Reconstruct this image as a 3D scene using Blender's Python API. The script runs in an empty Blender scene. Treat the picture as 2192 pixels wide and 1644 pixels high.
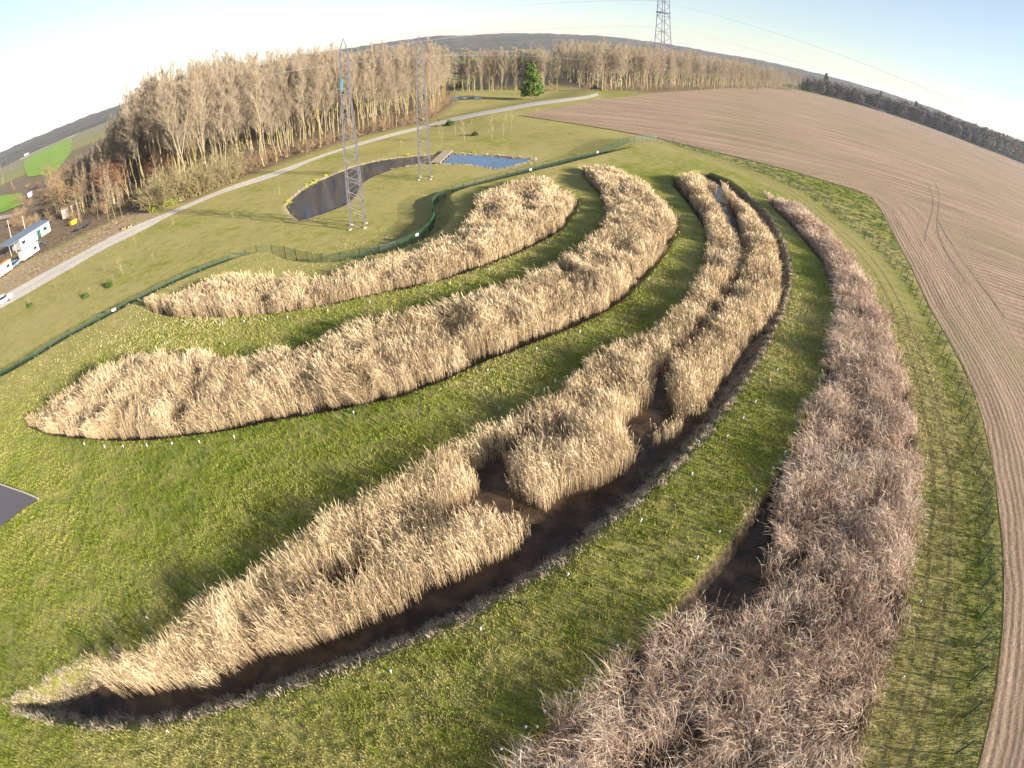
import bpy, math, numpy as np
R = math.radians
rng = np.random.default_rng(7)
SC = bpy.context.scene
COL = SC.collection
PI = math.pi

# ------------------------------------------------------------------ camera, sky, sun, exposure
CAM_H = 25.0
LENS_F, LENS_K3 = 1227.4, 0.06998            # angular lens of the drone, in pixels of a 2192 wide frame
PITCH, ROLL = R(35.157), R(-0.5505)
cam_d = bpy.data.cameras.new('camera')
cam = bpy.data.objects.new('camera', cam_d)
COL.objects.link(cam)
SC.camera = cam
cam_d.type = 'PANO'
cam_d.sensor_fit = 'HORIZONTAL'
cam_d.sensor_width = 36.0
cam_d.clip_start, cam_d.clip_end = 0.1, 30000.0
MM = 36.0 / 2192.0
pano = cam_d if hasattr(cam_d, 'panorama_type') else cam_d.cycles
pano.panorama_type = 'FISHEYE_LENS_POLYNOMIAL'
pano.fisheye_fov = R(300)
pano.fisheye_polynomial_k0 = 0.0
pano.fisheye_polynomial_k1 = -1.0 / (LENS_F * MM)
pano.fisheye_polynomial_k2 = 0.0
pano.fisheye_polynomial_k3 = -LENS_K3 / (LENS_F * MM) ** 3
pano.fisheye_polynomial_k4 = 0.0
cam.location = (0, 0, CAM_H)
from mathutils import Matrix, Vector
cam.rotation_euler = (Matrix.Rotation(R(90) - PITCH, 3, 'X') @ Matrix.Rotation(ROLL, 3, 'Z')).to_euler()

SUN_EL, SUN_AZ = R(14.5), R(-26.5)           # azimuth counted from +x towards +y: sun low on the right, slightly behind
W = bpy.data.worlds.new('World')
SC.world = W
W.use_nodes = True
wn = W.node_tree.nodes
bg = wn['Background']
sky = wn.new('ShaderNodeTexSky')
sky.sky_type = 'NISHITA'
sky.sun_disc = False
sky.sun_elevation = SUN_EL
sky.sun_rotation = PI / 2 - SUN_AZ
sky.air_density, sky.dust_density, sky.ozone_density = 1.0, 0.35, 2.5
hs = wn.new('ShaderNodeHueSaturation')
hs.inputs['Saturation'].default_value = 0.66
W.node_tree.links.new(sky.outputs[0], hs.inputs['Color'])
W.node_tree.links.new(hs.outputs[0], bg.inputs[0])
bg.inputs[1].default_value = 0.062
sun_d = bpy.data.lights.new('sun', 'SUN')
sun_d.energy, sun_d.angle, sun_d.color = 5.0, R(0.6), (1.0, 0.91, 0.77)
sun = bpy.data.objects.new('sun', sun_d)
COL.objects.link(sun)
SUNV = Vector((math.cos(SUN_EL) * math.cos(SUN_AZ), math.cos(SUN_EL) * math.sin(SUN_AZ), math.sin(SUN_EL)))
sun.rotation_euler = SUNV.to_track_quat('Z', 'Y').to_euler()
sun.location = (200, -100, 120)
SC.view_settings.view_transform = 'Standard'
SC.view_settings.look = 'None'
SC.view_settings.exposure = 1.85
SC.view_settings.gamma = 1.0
SC.cycles.max_bounces = 5
SC.cycles.diffuse_bounces = 2
SC.cycles.glossy_bounces = 2
SC.cycles.transparent_max_bounces = 8

# ------------------------------------------------------------------ survey: where a sight line of the photograph meets the ground
def sight(px, py):
    dx = np.asarray(px, float) - 1096.0
    dy = 822.0 - np.asarray(py, float)
    c, s = math.cos(ROLL), math.sin(ROLL)
    dx, dy = c * dx - s * dy, s * dx + c * dy
    r = np.hypot(dx, dy) / LENS_F
    th = r + LENS_K3 * r ** 3
    rr = r + 1e-9
    x, u, f = np.sin(th) * dx / LENS_F / rr, np.sin(th) * dy / LENS_F / rr, np.cos(th)
    return np.stack([x, f * math.cos(PITCH) + u * math.sin(PITCH), -f * math.sin(PITCH) + u * math.cos(PITCH)], -1)

def gz(px, py, z=0.0):
    d = sight(px, py)
    t = (z - CAM_H) / d[..., 2]
    return np.stack([d[..., 0] * t, d[..., 1] * t], -1)

def at_dist(px, py, dist):
    d = sight(px, py)
    t = dist / np.hypot(d[..., 0], d[..., 1])
    return np.array([d[..., 0] * t, d[..., 1] * t, CAM_H + d[..., 2] * t])

def P(pts, default=0.0):
    out = []
    for p in pts:
        if len(p) == 4:
            out.append(np.array(p[:2], float))      # ('already world', x, y, _)
        else:
            out.append(gz(p[0], p[1], p[2] if len(p) > 2 else default))
    return np.array(out)

# ------------------------------------------------------------------ numpy helpers
def vnoise(x, y, scale, seed=0):
    r = np.random.default_rng(seed)
    T = r.random((256, 256))
    x = np.asarray(x) / scale + 1000.0
    y = np.asarray(y) / scale + 1000.0
    xi, yi = np.floor(x).astype(int), np.floor(y).astype(int)
    fx, fy = x - xi, y - yi
    fx, fy = fx * fx * (3 - 2 * fx), fy * fy * (3 - 2 * fy)
    g = lambda i, j: T[i % 256, j % 256]
    return (g(xi, yi) * (1 - fx) + g(xi + 1, yi) * fx) * (1 - fy) + (g(xi, yi + 1) * (1 - fx) + g(xi + 1, yi + 1) * fx) * fy

def fbm(x, y, scale, seed=0, n=3):
    a, t, w = 0, 0, 1.0
    for i in range(n):
        a = a + w * vnoise(x, y, scale / 2 ** i, seed + i)
        t += w
        w *= 0.5
    return a / t

def sstep(a, b, x):
    t = np.clip((np.asarray(x, float) - a) / (b - a), 0, 1)
    return t * t * (3 - 2 * t)

def seg_dist(x, y, L, closed=False):
    L = np.asarray(L, float)
    A = L if closed else L[:-1]
    B = np.roll(L, -1, 0) if closed else L[1:]
    best = np.full(np.shape(x), 1e9)
    for a, b in zip(A, B):
        d = b - a
        t = np.clip(((x - a[0]) * d[0] + (y - a[1]) * d[1]) / (d @ d + 1e-12), 0, 1)
        best = np.minimum(best, np.hypot(x - a[0] - t * d[0], y - a[1] - t * d[1]))
    return best

def inside(x, y, L):
    L = np.asarray(L, float)
    c = np.zeros(np.shape(x), bool)
    for a, b in zip(L, np.roll(L, -1, 0)):
        if a[1] == b[1]:
            continue
        m = ((a[1] > y) != (b[1] > y)) & (x < (b[0] - a[0]) * (y - a[1]) / (b[1] - a[1]) + a[0])
        c ^= m
    return c

def sdist(x, y, L, reach=8.0):
    """signed distance to a closed outline, positive inside; points farther out than REACH just get -REACH"""
    x, y = np.asarray(x, float), np.asarray(y, float)
    L = np.asarray(L)
    lo, hi = L.min(0) - reach, L.max(0) + reach
    m = (x > lo[0]) & (x < hi[0]) & (y > lo[1]) & (y < hi[1])
    out = np.full(x.shape, -reach)
    if m.any():
        xs, ys = x[m], y[m]
        d = seg_dist(xs, ys, L, True)
        out[m] = np.where(inside(xs, ys, L), d, -np.minimum(d, reach))
    return out

def offset_line(L, d):
    t = np.gradient(L, axis=0)
    t /= np.linalg.norm(t, axis=1)[:, None]
    return L + np.stack([-t[:, 1], t[:, 0]], 1) * d

def dense(L, step):
    L = np.asarray(L, float)
    out = [L[0]]
    for a, b in zip(L[:-1], L[1:]):
        n = max(1, int(math.ceil(np.linalg.norm(b - a) / step)))
        for k in range(1, n + 1):
            out.append(a + (b - a) * k / n)
    return np.array(out)

def smooth(L, n=2, closed=False):
    L = np.asarray(L, float)
    for _ in range(n):
        if closed:
            N = np.roll(L, -1, 0)
            L = np.stack([.75 * L + .25 * N, .25 * L + .75 * N], 1).reshape(-1, L.shape[1])
        else:
            M = np.stack([.75 * L[:-1] + .25 * L[1:], .25 * L[:-1] + .75 * L[1:]], 1).reshape(-1, L.shape[1])
            L = np.concatenate([L[:1], M, L[-1:]])
    return L

# ------------------------------------------------------------------ mesh helpers
def link(o):
    COL.objects.link(o)
    return o

def tag(o, label=None, cat=None, group=None, kind=None):
    if label: o['label'] = label
    if cat: o['category'] = cat
    if group: o['group'] = group
    if kind: o['kind'] = kind
    return o

def raw_mesh(name, V, tris=None, quads=None, mat=None, attrs=None, smoothed=False):
    V = np.ascontiguousarray(V, np.float32)
    me = bpy.data.meshes.new(name)
    nt = 0 if tris is None else len(tris)
    nq = 0 if quads is None else len(quads)
    loops = []
    if nt: loops.append(np.asarray(tris, np.int32).ravel())
    if nq: loops.append(np.asarray(quads, np.int32).ravel())
    loops = np.concatenate(loops)
    me.vertices.add(len(V))
    me.vertices.foreach_set('co', V.ravel())
    me.loops.add(len(loops))
    me.loops.foreach_set('vertex_index', loops)
    me.polygons.add(nt + nq)
    starts = np.concatenate([np.arange(nt) * 3, nt * 3 + np.arange(nq) * 4]).astype(np.int32)
    me.polygons.foreach_set('loop_start', starts)
    if smoothed:
        me.polygons.foreach_set('use_smooth', np.ones(nt + nq, bool))
    for k, v in (attrs or {}).items():
        at = me.attributes.new(k, 'FLOAT', 'POINT')
        at.data.foreach_set('value', np.ascontiguousarray(v, np.float32))
    me.update(calc_edges=True)
    if mat: me.materials.append(mat)
    return me

def obj(name, me, parent=None, loc=None):
    o = bpy.data.objects.new(name, me)
    if parent: o.parent = parent
    if loc is not None: o.location = loc
    return link(o)

def empty(name, loc, rz=0.0):
    o = bpy.data.objects.new(name, None)
    o.empty_display_size = 0.3
    o.location = loc
    o.rotation_euler = (0, 0, rz)
    return link(o)

def copy_tree(o, parent=None):
    c = o.copy()
    COL.objects.link(c)
    if parent: c.parent = parent
    for ch in list(o.children):
        copy_tree(ch, c)
    return c

class MB:
    """collects boxes, bars, tubes and prisms into one mesh"""
    def __init__(self):
        self.V, self.F = [], []
        self.n = 0
    def add(self, V, F):
        V = np.asarray(V, float)
        self.V.append(V)
        self.F += [tuple(i + self.n for i in f) for f in F]
        self.n += len(V)
        return self
    def box(self, c, s, rz=0.0, taper=1.0):
        x, y, z = s[0] / 2, s[1] / 2, s[2] / 2
        V = np.array([[-x, -y, -z], [x, -y, -z], [x, y, -z], [-x, y, -z], [-x * taper, -y * taper, z], [x * taper, -y * taper, z], [x * taper, y * taper, z], [-x * taper, y * taper, z]])
        ca, sa = math.cos(rz), math.sin(rz)
        V = np.stack([V[:, 0] * ca - V[:, 1] * sa, V[:, 0] * sa + V[:, 1] * ca, V[:, 2]], 1) + np.asarray(c)
        return self.add(V, [(0, 3, 2, 1), (4, 5, 6, 7), (0, 1, 5, 4), (1, 2, 6, 5), (2, 3, 7, 6), (3, 0, 4, 7)])
    def bar(self, a, b, r0, r1=None, n=4):
        a, b = np.asarray(a, float), np.asarray(b, float)
        r1 = r0 if r1 is None else r1
        d = b - a
        d = d / (np.linalg.norm(d) + 1e-12)
        u = np.cross(d, [0, 0, 1.0]) if abs(d[2]) < .9 else np.cross(d, [1.0, 0, 0])
        u /= np.linalg.norm(u)
        v = np.cross(d, u)
        ang = np.arange(n) * 2 * PI / n + PI / 4
        ring = np.cos(ang)[:, None] * u + np.sin(ang)[:, None] * v
        F = [(i, (i + 1) % n, n + (i + 1) % n, n + i) for i in range(n)] + [tuple(range(n))[::-1], tuple(range(n, 2 * n))]
        return self.add(np.concatenate([a + ring * r0, b + ring * r1]), F)
    def lathe(self, prof, c=(0, 0, 0), n=12):
        ang = np.arange(n) * 2 * PI / n
        V = np.concatenate([np.stack([r * np.cos(ang), r * np.sin(ang), np.full(n, z)], 1) for r, z in prof]) + np.asarray(c)
        F = []
        for k in range(len(prof) - 1):
            F += [(k * n + i, k * n + (i + 1) % n, (k + 1) * n + (i + 1) % n, (k + 1) * n + i) for i in range(n)]
        F += [tuple(range(n))[::-1], tuple((len(prof) - 1) * n + i for i in range(n))]
        return self.add(V, F)
    def extrude(self, pts, y0, y1):
        """outline in x,z pushed along y"""
        n = len(pts)
        V = [(p[0], y0, p[1]) for p in pts] + [(p[0], y1, p[1]) for p in pts]
        F = [(i, (i + 1) % n, n + (i + 1) % n, n + i) for i in range(n)] + [tuple(range(n))[::-1], tuple(range(n, 2 * n))]
        return self.add(V, F)
    def mesh(self, name, mat, smoothed=False):
        me = bpy.data.meshes.new(name)
        me.from_pydata(np.concatenate(self.V).tolist(), [], self.F)
        if smoothed:
            me.polygons.foreach_set('use_smooth', np.ones(len(me.polygons), bool))
        me.update()
        if mat: me.materials.append(mat)
        return me
    def build(self, name, mat, parent=None, smoothed=False, loc=None):
        return obj(name, self.mesh(name, mat, smoothed), parent, loc)

# ------------------------------------------------------------------ materials
class NT:
    def __init__(self, name, rough=0.85, spec=0.25):
        self.m = bpy.data.materials.new(name)
        self.m.use_nodes = True
        self.t = self.m.node_tree
        self.b = self.t.nodes['Principled BSDF']
        self.b.inputs['Roughness'].default_value = rough
        self.b.inputs['Specular IOR Level'].default_value = spec
        self.pos = self.t.nodes.new('ShaderNodeNewGeometry').outputs['Position']
    def n(self, kind, **kw):
        nd = self.t.nodes.new(kind)
        for k, v in kw.items():
            if hasattr(nd, k) and k not in nd.inputs: setattr(nd, k, v)
            else: self.put(nd.inputs[k], v)
        return nd
    def put(self, sock, v):
        if isinstance(v, bpy.types.NodeSocket): self.t.links.new(v, sock)
        else: sock.default_value = v
    def noise(self, scale, detail=3.0, vec=None, rough=0.55, dist=0.0):
        return self.n('ShaderNodeTexNoise', Scale=scale, Detail=detail, Roughness=rough, Distortion=dist, Vector=vec or self.pos).outputs['Fac']
    def attr(self, name):
        return self.n('ShaderNodeAttribute', attribute_name=name).outputs['Fac']
    def ramp(self, fac, stops):
        nd = self.t.nodes.new('ShaderNodeValToRGB')
        el = nd.color_ramp.elements
        while len(el) < len(stops): el.new(0.5)
        for e, (p, c) in zip(el, stops):
            e.position = p
            e.color = (*c, 1) if not np.isscalar(c) else (c, c, c, 1)
        self.put(nd.inputs[0], fac)
        return nd.outputs[0]
    def mix(self, fac, a, b):
        nd = self.t.nodes.new('ShaderNodeMix')
        nd.data_type = 'RGBA'
        self.put(nd.inputs[0], fac)
        for i, v in ((6, a), (7, b)):
            self.put(nd.inputs[i], (*v, 1) if isinstance(v, tuple) and len(v) == 3 else v)
        return nd.outputs[2]
    def math(self, op, a, b=0.0, clamp=False):
        nd = self.t.nodes.new('ShaderNodeMath')
        nd.operation = op
        nd.use_clamp = clamp
        self.put(nd.inputs[0], a)
        self.put(nd.inputs[1], b)
        return nd.outputs[0]
    def scale(self, v):
        nd = self.t.nodes.new('ShaderNodeMapping')
        self.put(nd.inputs[0], self.pos)
        nd.inputs['Scale'].default_value = v
        return nd.outputs[0]
    def bump(self, h, strength=0.5, dist=0.1):
        nd = self.n('ShaderNodeBump', Strength=strength, Distance=dist, Height=h)
        self.put(self.b.inputs['Normal'], nd.outputs[0])
    def color(self, c):
        self.put(self.b.inputs['Base Color'], (*c, 1) if isinstance(c, tuple) else c)
        return self

def flat_mat(name, c, rough=0.6, spec=0.4, metal=0.0, var=0.15, scale=1.5):
    k = NT(name, rough, spec)
    k.b.inputs['Metallic'].default_value = metal
    f = k.noise(scale, 4)
    k.color(k.mix(f, tuple(v * (1 - var) for v in c), tuple(min(1, v * (1 + var)) for v in c)))
    return k.m

# ------------------------------------------------------------------ survey of the ponds, beds, crest and fences (pixels of the photograph -> metres)
b_, t_, ta_ = -0.9, 1.6, 2.1                     # foot and tips of the reeds relative to the dykes
BED_A = P([(317,664,b_),(324,676,b_),(365,689,b_),(398,690,b_),(476,692,b_),(523,688,b_),(570,684,b_),(616,680,b_),(702,666,b_),(793,646,b_),(880,627,b_),(963,606,b_),(1047,578,b_),(1100,557,b_),(1160,528,b_),(1205,499,b_),(1232,457,b_),(1238,435,b_),
   (1232,405,ta_),(1215,388,ta_),(1183,372,ta_),(1135,368,ta_),(1071,385,ta_),(1035,394,ta_),(1020,412,1.5),(1012,440,1.7),(979,468,ta_),(938,490,ta_),(883,519,ta_),(828,527,ta_),(774,537,ta_),(719,559,ta_),(664,567,ta_),(568,567,ta_),(500,569,ta_),(465,579,ta_),(427,585,ta_),(391,597,ta_),(358,628,1.2),(332,648,-.2)])
BED_B = P([(59,902,b_),(66,922,b_),(111,940,b_),(182,951,b_),(263,956,b_),(338,955,b_),(429,945,b_),(506,933,b_),(608,912,b_),(739,890,b_),(860,862,b_),(960,824,b_),(1040,786,b_),(1104,763,b_),(1158,741,b_),(1229,713,b_),(1290,682,b_),(1330,655,b_),(1380,605,b_),(1410,567,b_),(1438,520,b_),
   (1450,490,0),(1452,463,t_),(1448,447,t_),(1430,422,t_),(1398,396,t_),(1366,374,t_),(1340,356,t_),(1305,350,t_),(1264,350,t_),(1246,362,b_),(1251,388,b_),(1283,422,b_),(1297,448,0),(1291,465,t_),(1273,486,t_),(1241,517,t_),(1200,540,t_),(1120,575,t_),(1050,602,t_),(900,643,t_),(750,682,t_),(675,715,t_),(608,722,t_),(557,728,t_),(527,745,t_),(473,750,t_),(456,730,t_),(392,725,t_),(334,735,t_),(287,745,t_),(219,770,t_),(175,793,t_),(115,828,t_),(78,862,t_)])
BASIN_C = P([(5,1505),(40,1532),(120,1558),(200,1569),(300,1568),(370,1558),(500,1526),(600,1497),(700,1463),(837,1410),(1000,1340),(1100,1280),(1215,1212),(1300,1142),(1430,1036),(1530,926),(1600,828),(1650,740),(1686,660),(1700,600),(1693,545),(1668,488),(1643,452),(1608,417),(1562,384),(1522,368),(1492,364),
   (1437,376,0),(1432,392,0),(1465,432,0),(1496,480,0),(1505,530,0),(1490,590,0),(1462,630,t_),(1395,678,t_),(1305,717,t_),(1238,752,t_),(1204,796,t_),(1170,813,t_),(1100,849,t_),(1035,882,t_),(955,925,t_),(855,985,t_),(795,1022,t_),(695,1077,t_),(653,1106,t_),(590,1150,t_),(552,1170,t_),(500,1211,t_),(444,1245,t_),(400,1265,t_),(335,1304,t_),(312,1340,t_),(262,1364,0.4),(215,1390,0),(140,1432,0),(60,1478,0)])
C_MAIN = P([(216,1433,b_),(236,1479,b_),(267,1497,b_),(324,1491,b_),(405,1477,b_),(469,1480,b_),(510,1450,b_),(540,1425,b_),(574,1408,b_),(641,1412,b_),(675,1388,b_),(726,1371,b_),(794,1347,b_),(855,1320,b_),(889,1307,b_),(916,1273,b_),(980,1250,b_),(1037,1222,b_),(1105,1189,b_),(1142,1148,b_),(1122,1125,b_),(1058,1117,b_),(1021,1127,b_),(985,1137,b_),(953,1135,b_),(960,1110,b_),(990,1090,b_),(1030,1050,b_),(1012,1015,b_),(1040,999,b_),(1075,982,b_),(1084,1021,b_),(1085,1060,b_),(1124,1077,b_),(1172,1097,b_),(1188,1077,b_),(1232,1053,b_),(1276,1053,b_),(1303,1040,b_),(1344,1013,b_),(1361,992,b_),(1342,957,b_),(1330,930,b_),(1350,895,b_),(1391,882,b_),(1400,855,b_),(1402,825,b_),(1424,795,b_),(1452,765,b_),(1502,730,b_),(1530,700,b_),(1542,680,b_),(1542,660,b_),(1564,630,b_),(1592,590,b_),(1594,560,b_),(1584,525,b_),(1560,492,b_),(1535,457,b_),(1510,417,b_),(1496,388,b_),
   (1462,382,0.2),(1446,398,b_),(1472,432,b_),(1504,482,b_),(1514,532,b_),(1500,590,0),(1470,628,t_),(1400,678,t_),(1310,717,t_),(1243,752,t_),(1209,798,t_),(1175,815,t_),(1107,849,t_),(1040,882,t_),(960,925,t_),(860,985,t_),(800,1022,t_),(700,1077,t_),(658,1106,t_),(594,1153,t_),(557,1173,t_),(506,1214,t_),(449,1248,t_),(405,1268,t_),(341,1305,t_),(321,1342,t_),(270,1366,t_),(222,1398,t_)])
C_RIGHT = P([(1545,402,b_),(1560,432,b_),(1580,470,b_),(1582,500,b_),(1594,545,b_),(1588,600,b_),(1562,640,b_),(1540,680,b_),(1526,705,b_),(1484,745,b_),(1436,780,b_),(1420,830,b_),(1424,870,b_),(1442,895,b_),(1475,904,b_),(1513,894,b_),(1519,871,b_),(1530,844,b_),(1556,813,b_),(1580,776,b_),(1607,742,b_),(1634,719,b_),(1655,690,b_),(1668,650,0),(1678,600,t_),(1677,545,t_),(1660,495,t_),(1640,465,t_),(1610,430,t_),(1580,408,t_)])
C_ISLET = P([(1398,962,b_),(1438,952,b_),(1458,930,b_),(1462,900,b_),(1445,872,t_),(1405,882,t_),(1390,932,b_)])
C_TIP = P([(1496,380,b_),(1512,402,b_),(1532,414,b_),(1546,408,b_),(1532,388,t_),(1505,372,t_)])
D_REED = P([(1630,412,b_),(1666,459,b_),(1704,497,b_),(1737,535,b_),(1764,568,b_),(1781,612,b_),(1789,650,b_),(1789,705,b_),(1788,732,b_),(1778,760,b_),(1767,801,b_),(1759,842,b_),(1745,870,b_),(1720,922,b_),(1687,985,b_),(1662,1030,b_),(1664,1070,b_),(1660,1115,b_),(1660,1160,b_),(1650,1190,b_),(1643,1230,b_),(1641,1275,b_),(1600,1330,b_),
   (1578,1302,t_),(1547,1275,t_),(1499,1285,t_),(1466,1305,t_),(1433,1325,t_),(1368,1379,t_),(1335,1403,t_),(1301,1443,t_),(1227,1491,t_),(1186,1528,t_),(1125,1616,t_),(-1.0,3.2,0,0),(-2.0,0.5,0,0),(2.5,-6.0,0,0),(12,-7.5,0,0),
   (1861,1643,t_),(1861,1572,t_),(1888,1528,t_),(1908,1427,t_),(1918,1376,t_),(1948,1339,t_),(1958,1292,t_),(1965,1207,t_),(1972,1123,t_),(1978,1101,t_),(1980,1046,t_),(1979,978,t_),(1975,923,t_),(1969,877,t_),(1959,827,t_),(1948,783,t_),(1928,728,t_),(1909,679,t_),(1890,646,t_),(1874,613,t_),(1852,575,t_),(1830,542,t_),(1808,515,t_),(1778,482,t_),(1750,455,t_),(1709,430,t_),(1652,408,t_)])
BASIN_D = np.concatenate([P([(1626,404),(1660,450),(1700,492),(1733,530),(1760,563),(1778,610),(1786,650),(1786,705),(1785,732),(1774,760),(1763,801),(1755,840),(1740,870),(1714,920),(1680,980),(1652,1025),(1560,1150),(1440,1292),(1335,1408),(1230,1500),(1150,1570),(1060,1650)]), [[-3.0,1.0],[2.0,-7.0],[13,-9]], D_REED[D_REED.shape[0] - 27:]])
CREST = P([(-260,905),(-120,860),(0,807),(60,775),(135,726),(215,684),(243,669),(330,626),(400,592),(460,568),(518,548),(548,538),(575,541),(612,556),(680,563),(750,556),(830,541),(900,517),(948,492),(972,464),(974,440),(957,418),(985,404),(1050,388),(1100,376),(1200,352),(1290,330),(1350,316),(1378,309)])
EDGE_N = P([(1292,213),(1190,233),(1112,248),(1200,261),(1312,279),(1424,301),(1507,320),(1615,346),(1743,381),(1839,410),(1866,422),(1884,447),(1903,482),(1925,526),(1950,570),(1968,610),(1990,658),(2014,700),(2038,742),(2062,785),(2085,840),(2104,900),(2118,960),(2130,1030),(2140,1110),(2147,1190),(2148,1260),(2146,1330),(2140,1400),(2131,1470),(2118,1540),(2100,1620),(2070,1720)])
CREST = smooth(CREST, 1)
LOW_POLY = np.concatenate([CREST, EDGE_N[5:6], EDGE_N[4:5], EDGE_N[3:4], EDGE_N[2:3], EDGE_N[1:2], EDGE_N[0:1], [[46, 300], [0, 2500], [-3000, 2500], [-3000, -200], [-150, -60]]])
DROP = 1.9

def terrain(x, y):
    x, y = np.asarray(x, float), np.asarray(y, float)
    near = (x > -110) & (x < 60) & (y > -15) & (y < 190)
    low = np.where(inside(x, y, LOW_POLY), 1.0, 0.0)
    d = np.full(x.shape, 50.0)
    if near.any():
        d[near] = np.minimum(seg_dist(x[near], y[near], CREST), 50)
    # the step dies out towards the ploughed field and beyond the far end of the crest
    fe = np.full(x.shape, 99.0)
    mid = (x > -60) & (x < 140) & (y > -15) & (y < 360)
    if mid.any():
        fe[mid] = seg_dist(x[mid], y[mid], np.concatenate([[[58, 283], [55, 278]], EDGE_N[:8]]))
    fade = sstep(8, 34, fe)
    ex, ey = CREST[-1]
    fade = fade * sstep(0, 16, np.hypot(x - ex, y - ey))
    z = -DROP * low * sstep(0.0, 1.5, d) * fade
    for pol, dep in ((BED_A, 1.0), (BED_B, 1.0), (BASIN_C, 1.25), (BASIN_D, 1.1)):
        off = 0.7 if pol is BED_A or pol is BED_B else 0.0
        s = sdist(x, y, pol)
        if pol is BED_A: dep = dep * sstep(0.6, 1.8, np.where(low > 0, 0, d))
        z = z - dep * sstep(0, 1.0 if pol is BASIN_D else 2.1, s + off) * (s > -3)
    z = z - 0.75 * sstep(-0.6, 1.6, sdist(x, y, POND_L)) - 0.75 * sstep(-0.6, 1.6, sdist(x, y, POND_R))
    return z

def low_gz(pts):
    return np.array([gz(p[0], p[1], -DROP) for p in pts])
POND_L = low_gz([(611,441),(620,458),(640,470),(660,466),(700,452),(736,438),(756,420),(764,404),(772,392),(796,376),(838,362),(889,352),(930,350),(954,328),(895,333),(847,338),(800,345),(752,358),(704,377),(656,399),(624,426)])
POND_R = low_gz([(936,350),(991,350),(1023,354),(1058,361),(1087,358),(1128,346),(1144,339),(1103,337),(1039,332),(975,329),(960,328)])

def G(px, py):
    """ground point under a pixel, on the terrain"""
    z = 0.0
    for _ in range(6):
        q = gz(px, py, z)
        z = float(terrain(np.array([q[0]]), np.array([q[1]]))[0])
    return np.array([q[0], q[1], z])

def GL(pts):
    return np.array([G(*p) for p in pts])

# ------------------------------------------------------------------ ground: one sheet with the basins and the step in it, out to the horizon
def axis(core0, core1, step, reach):
    a = list(np.arange(core0, core1 + step / 2, step))
    s = step
    while a[-1] < reach:
        s = min(s * (1.04 if a[-1] < 330 else 1.14), 400)
        a.append(a[-1] + s)
    s = step
    while a[0] > -reach:
        s = min(s * (1.05 if a[0] > -200 else 1.14), 400)
        a.insert(0, a[0] - s)
    return np.array(a)
gx, gy = axis(-66, 50, 0.42, 7000), axis(-9, 122, 0.42, 7000)
X, Y = np.meshgrid(gx, gy)
Z = terrain(X, Y)
Z = Z + (fbm(X, Y, 9, 3, 3) - 0.5) * 0.22 * (1 - sstep(105, 140, np.hypot(X, Y - 40)))
nx, ny = len(gx), len(gy)
idx = np.arange(nx * ny).reshape(ny, nx)
GQ = np.stack([idx[:-1, :-1], idx[:-1, 1:], idx[1:, 1:], idx[1:, :-1]], -1).reshape(-1, 4)
def zone(pol, soft=1.5, reach=None):
    return sstep(-soft, soft, sdist(X, Y, pol, max(soft + .5, 3)))
WOOD_L = GL([(-200,660),(0,590),(75,552),(150,516),(250,468),(330,440),(400,432),(480,398),(560,366),(640,337),(740,303),(830,280),(900,264),(940,246),(975,222),(968,200),(972,183)])[:, :2]
WOOD_L = np.concatenate([WOOD_L, [[-28, 330], [-60, 420], [-200, 520], [-420, 480], [-520, 260], [-330, 190]]])
WOOD_R = np.array([[-25, 322], [30, 330], [47, 285], [75, 290], [120, 350], [200, 470], [334, 630], [352, 720], [250, 760], [60, 560], [-20, 420]])
CLEARING = GL([(0,640),(90,590),(180,540),(300,487),(360,455),(330,440),(250,470),(150,520),(60,560),(0,590),(-80,640)])[:, :2]
FENCE_E = smooth(P([(1424,304),(1516,331),(1567,347),(1599,360),(1634,372),(1682,395),(1714,408),(1762,439),(1803,475),(1845,508),(1871,530),(1896,554),(1909,571),(1931,598),(1956,639),(1978,677),(1997,727),(2011,751),(2030,803),(2043,828),(2051,860),(2068,920),(2083,985),(2093,1035),(2099,1089),(2101,1140),(2100,1190),(2100,1250),(2097,1317),(2088,1384),(2077,1455),(2065,1531),(2044,1610),(2020,1700)]), 1)
bas = np.zeros_like(X)
for pol, off in ((BED_A, .7), (BED_B, .7), (BASIN_C, 0), (BASIN_D, 0)):
    bas = np.maximum(bas, sstep(-.2 if pol is BASIN_D else .1, .3 if pol is BASIN_D else 1.4, sdist(X, Y, pol) + off))
pondz = np.maximum(sstep(-1.6, -0.3, sdist(X, Y, POND_L)), sstep(-1.6, -0.3, sdist(X, Y, POND_R)))
wood = np.maximum(zone(WOOD_L, 2.0), zone(WOOD_R, 3.0))
verge = np.zeros_like(X)
attrs = dict(basin=bas.ravel(), pondbank=pondz.ravel(), litter=wood.ravel(), soil=zone(CLEARING, 1.5).ravel(),
             far=sstep(300, 1200, np.hypot(X, Y)).ravel(),
             fence=np.minimum(seg_dist(X, Y, FENCE_E), 50).ravel(),
             meadow=np.maximum(sstep(0, 3, np.where(inside(X, Y, LOW_POLY), 10.0, 0.0)), sstep(17, 4, np.minimum(seg_dist(X, Y, CREST[::2]), 50))).ravel())

def grass_color(k):
    """short lawn: green and straw-coloured blades mixed in patches"""
    n1 = k.noise(0.06, 4, rough=.65)
    n2 = k.noise(0.55, 4)
    n3 = k.noise(5.5, 4, rough=0.7)
    n4 = k.noise(16.0, 3, rough=0.7)
    fine = k.math('ADD', k.math('MULTIPLY', n3, .55), k.math('MULTIPLY', n4, .45))
    green = k.ramp(fine, [(0.3, (.050, .070, .010)), (0.5, (.150, .172, .022)), (0.7, (.29, .285, .055))])
    straw = k.ramp(fine, [(0.3, (.13, .115, .040)), (0.52, (.33, .275, .11)), (0.72, (.52, .43, .22))])
    return green, straw, n1, n2, fine

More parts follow.
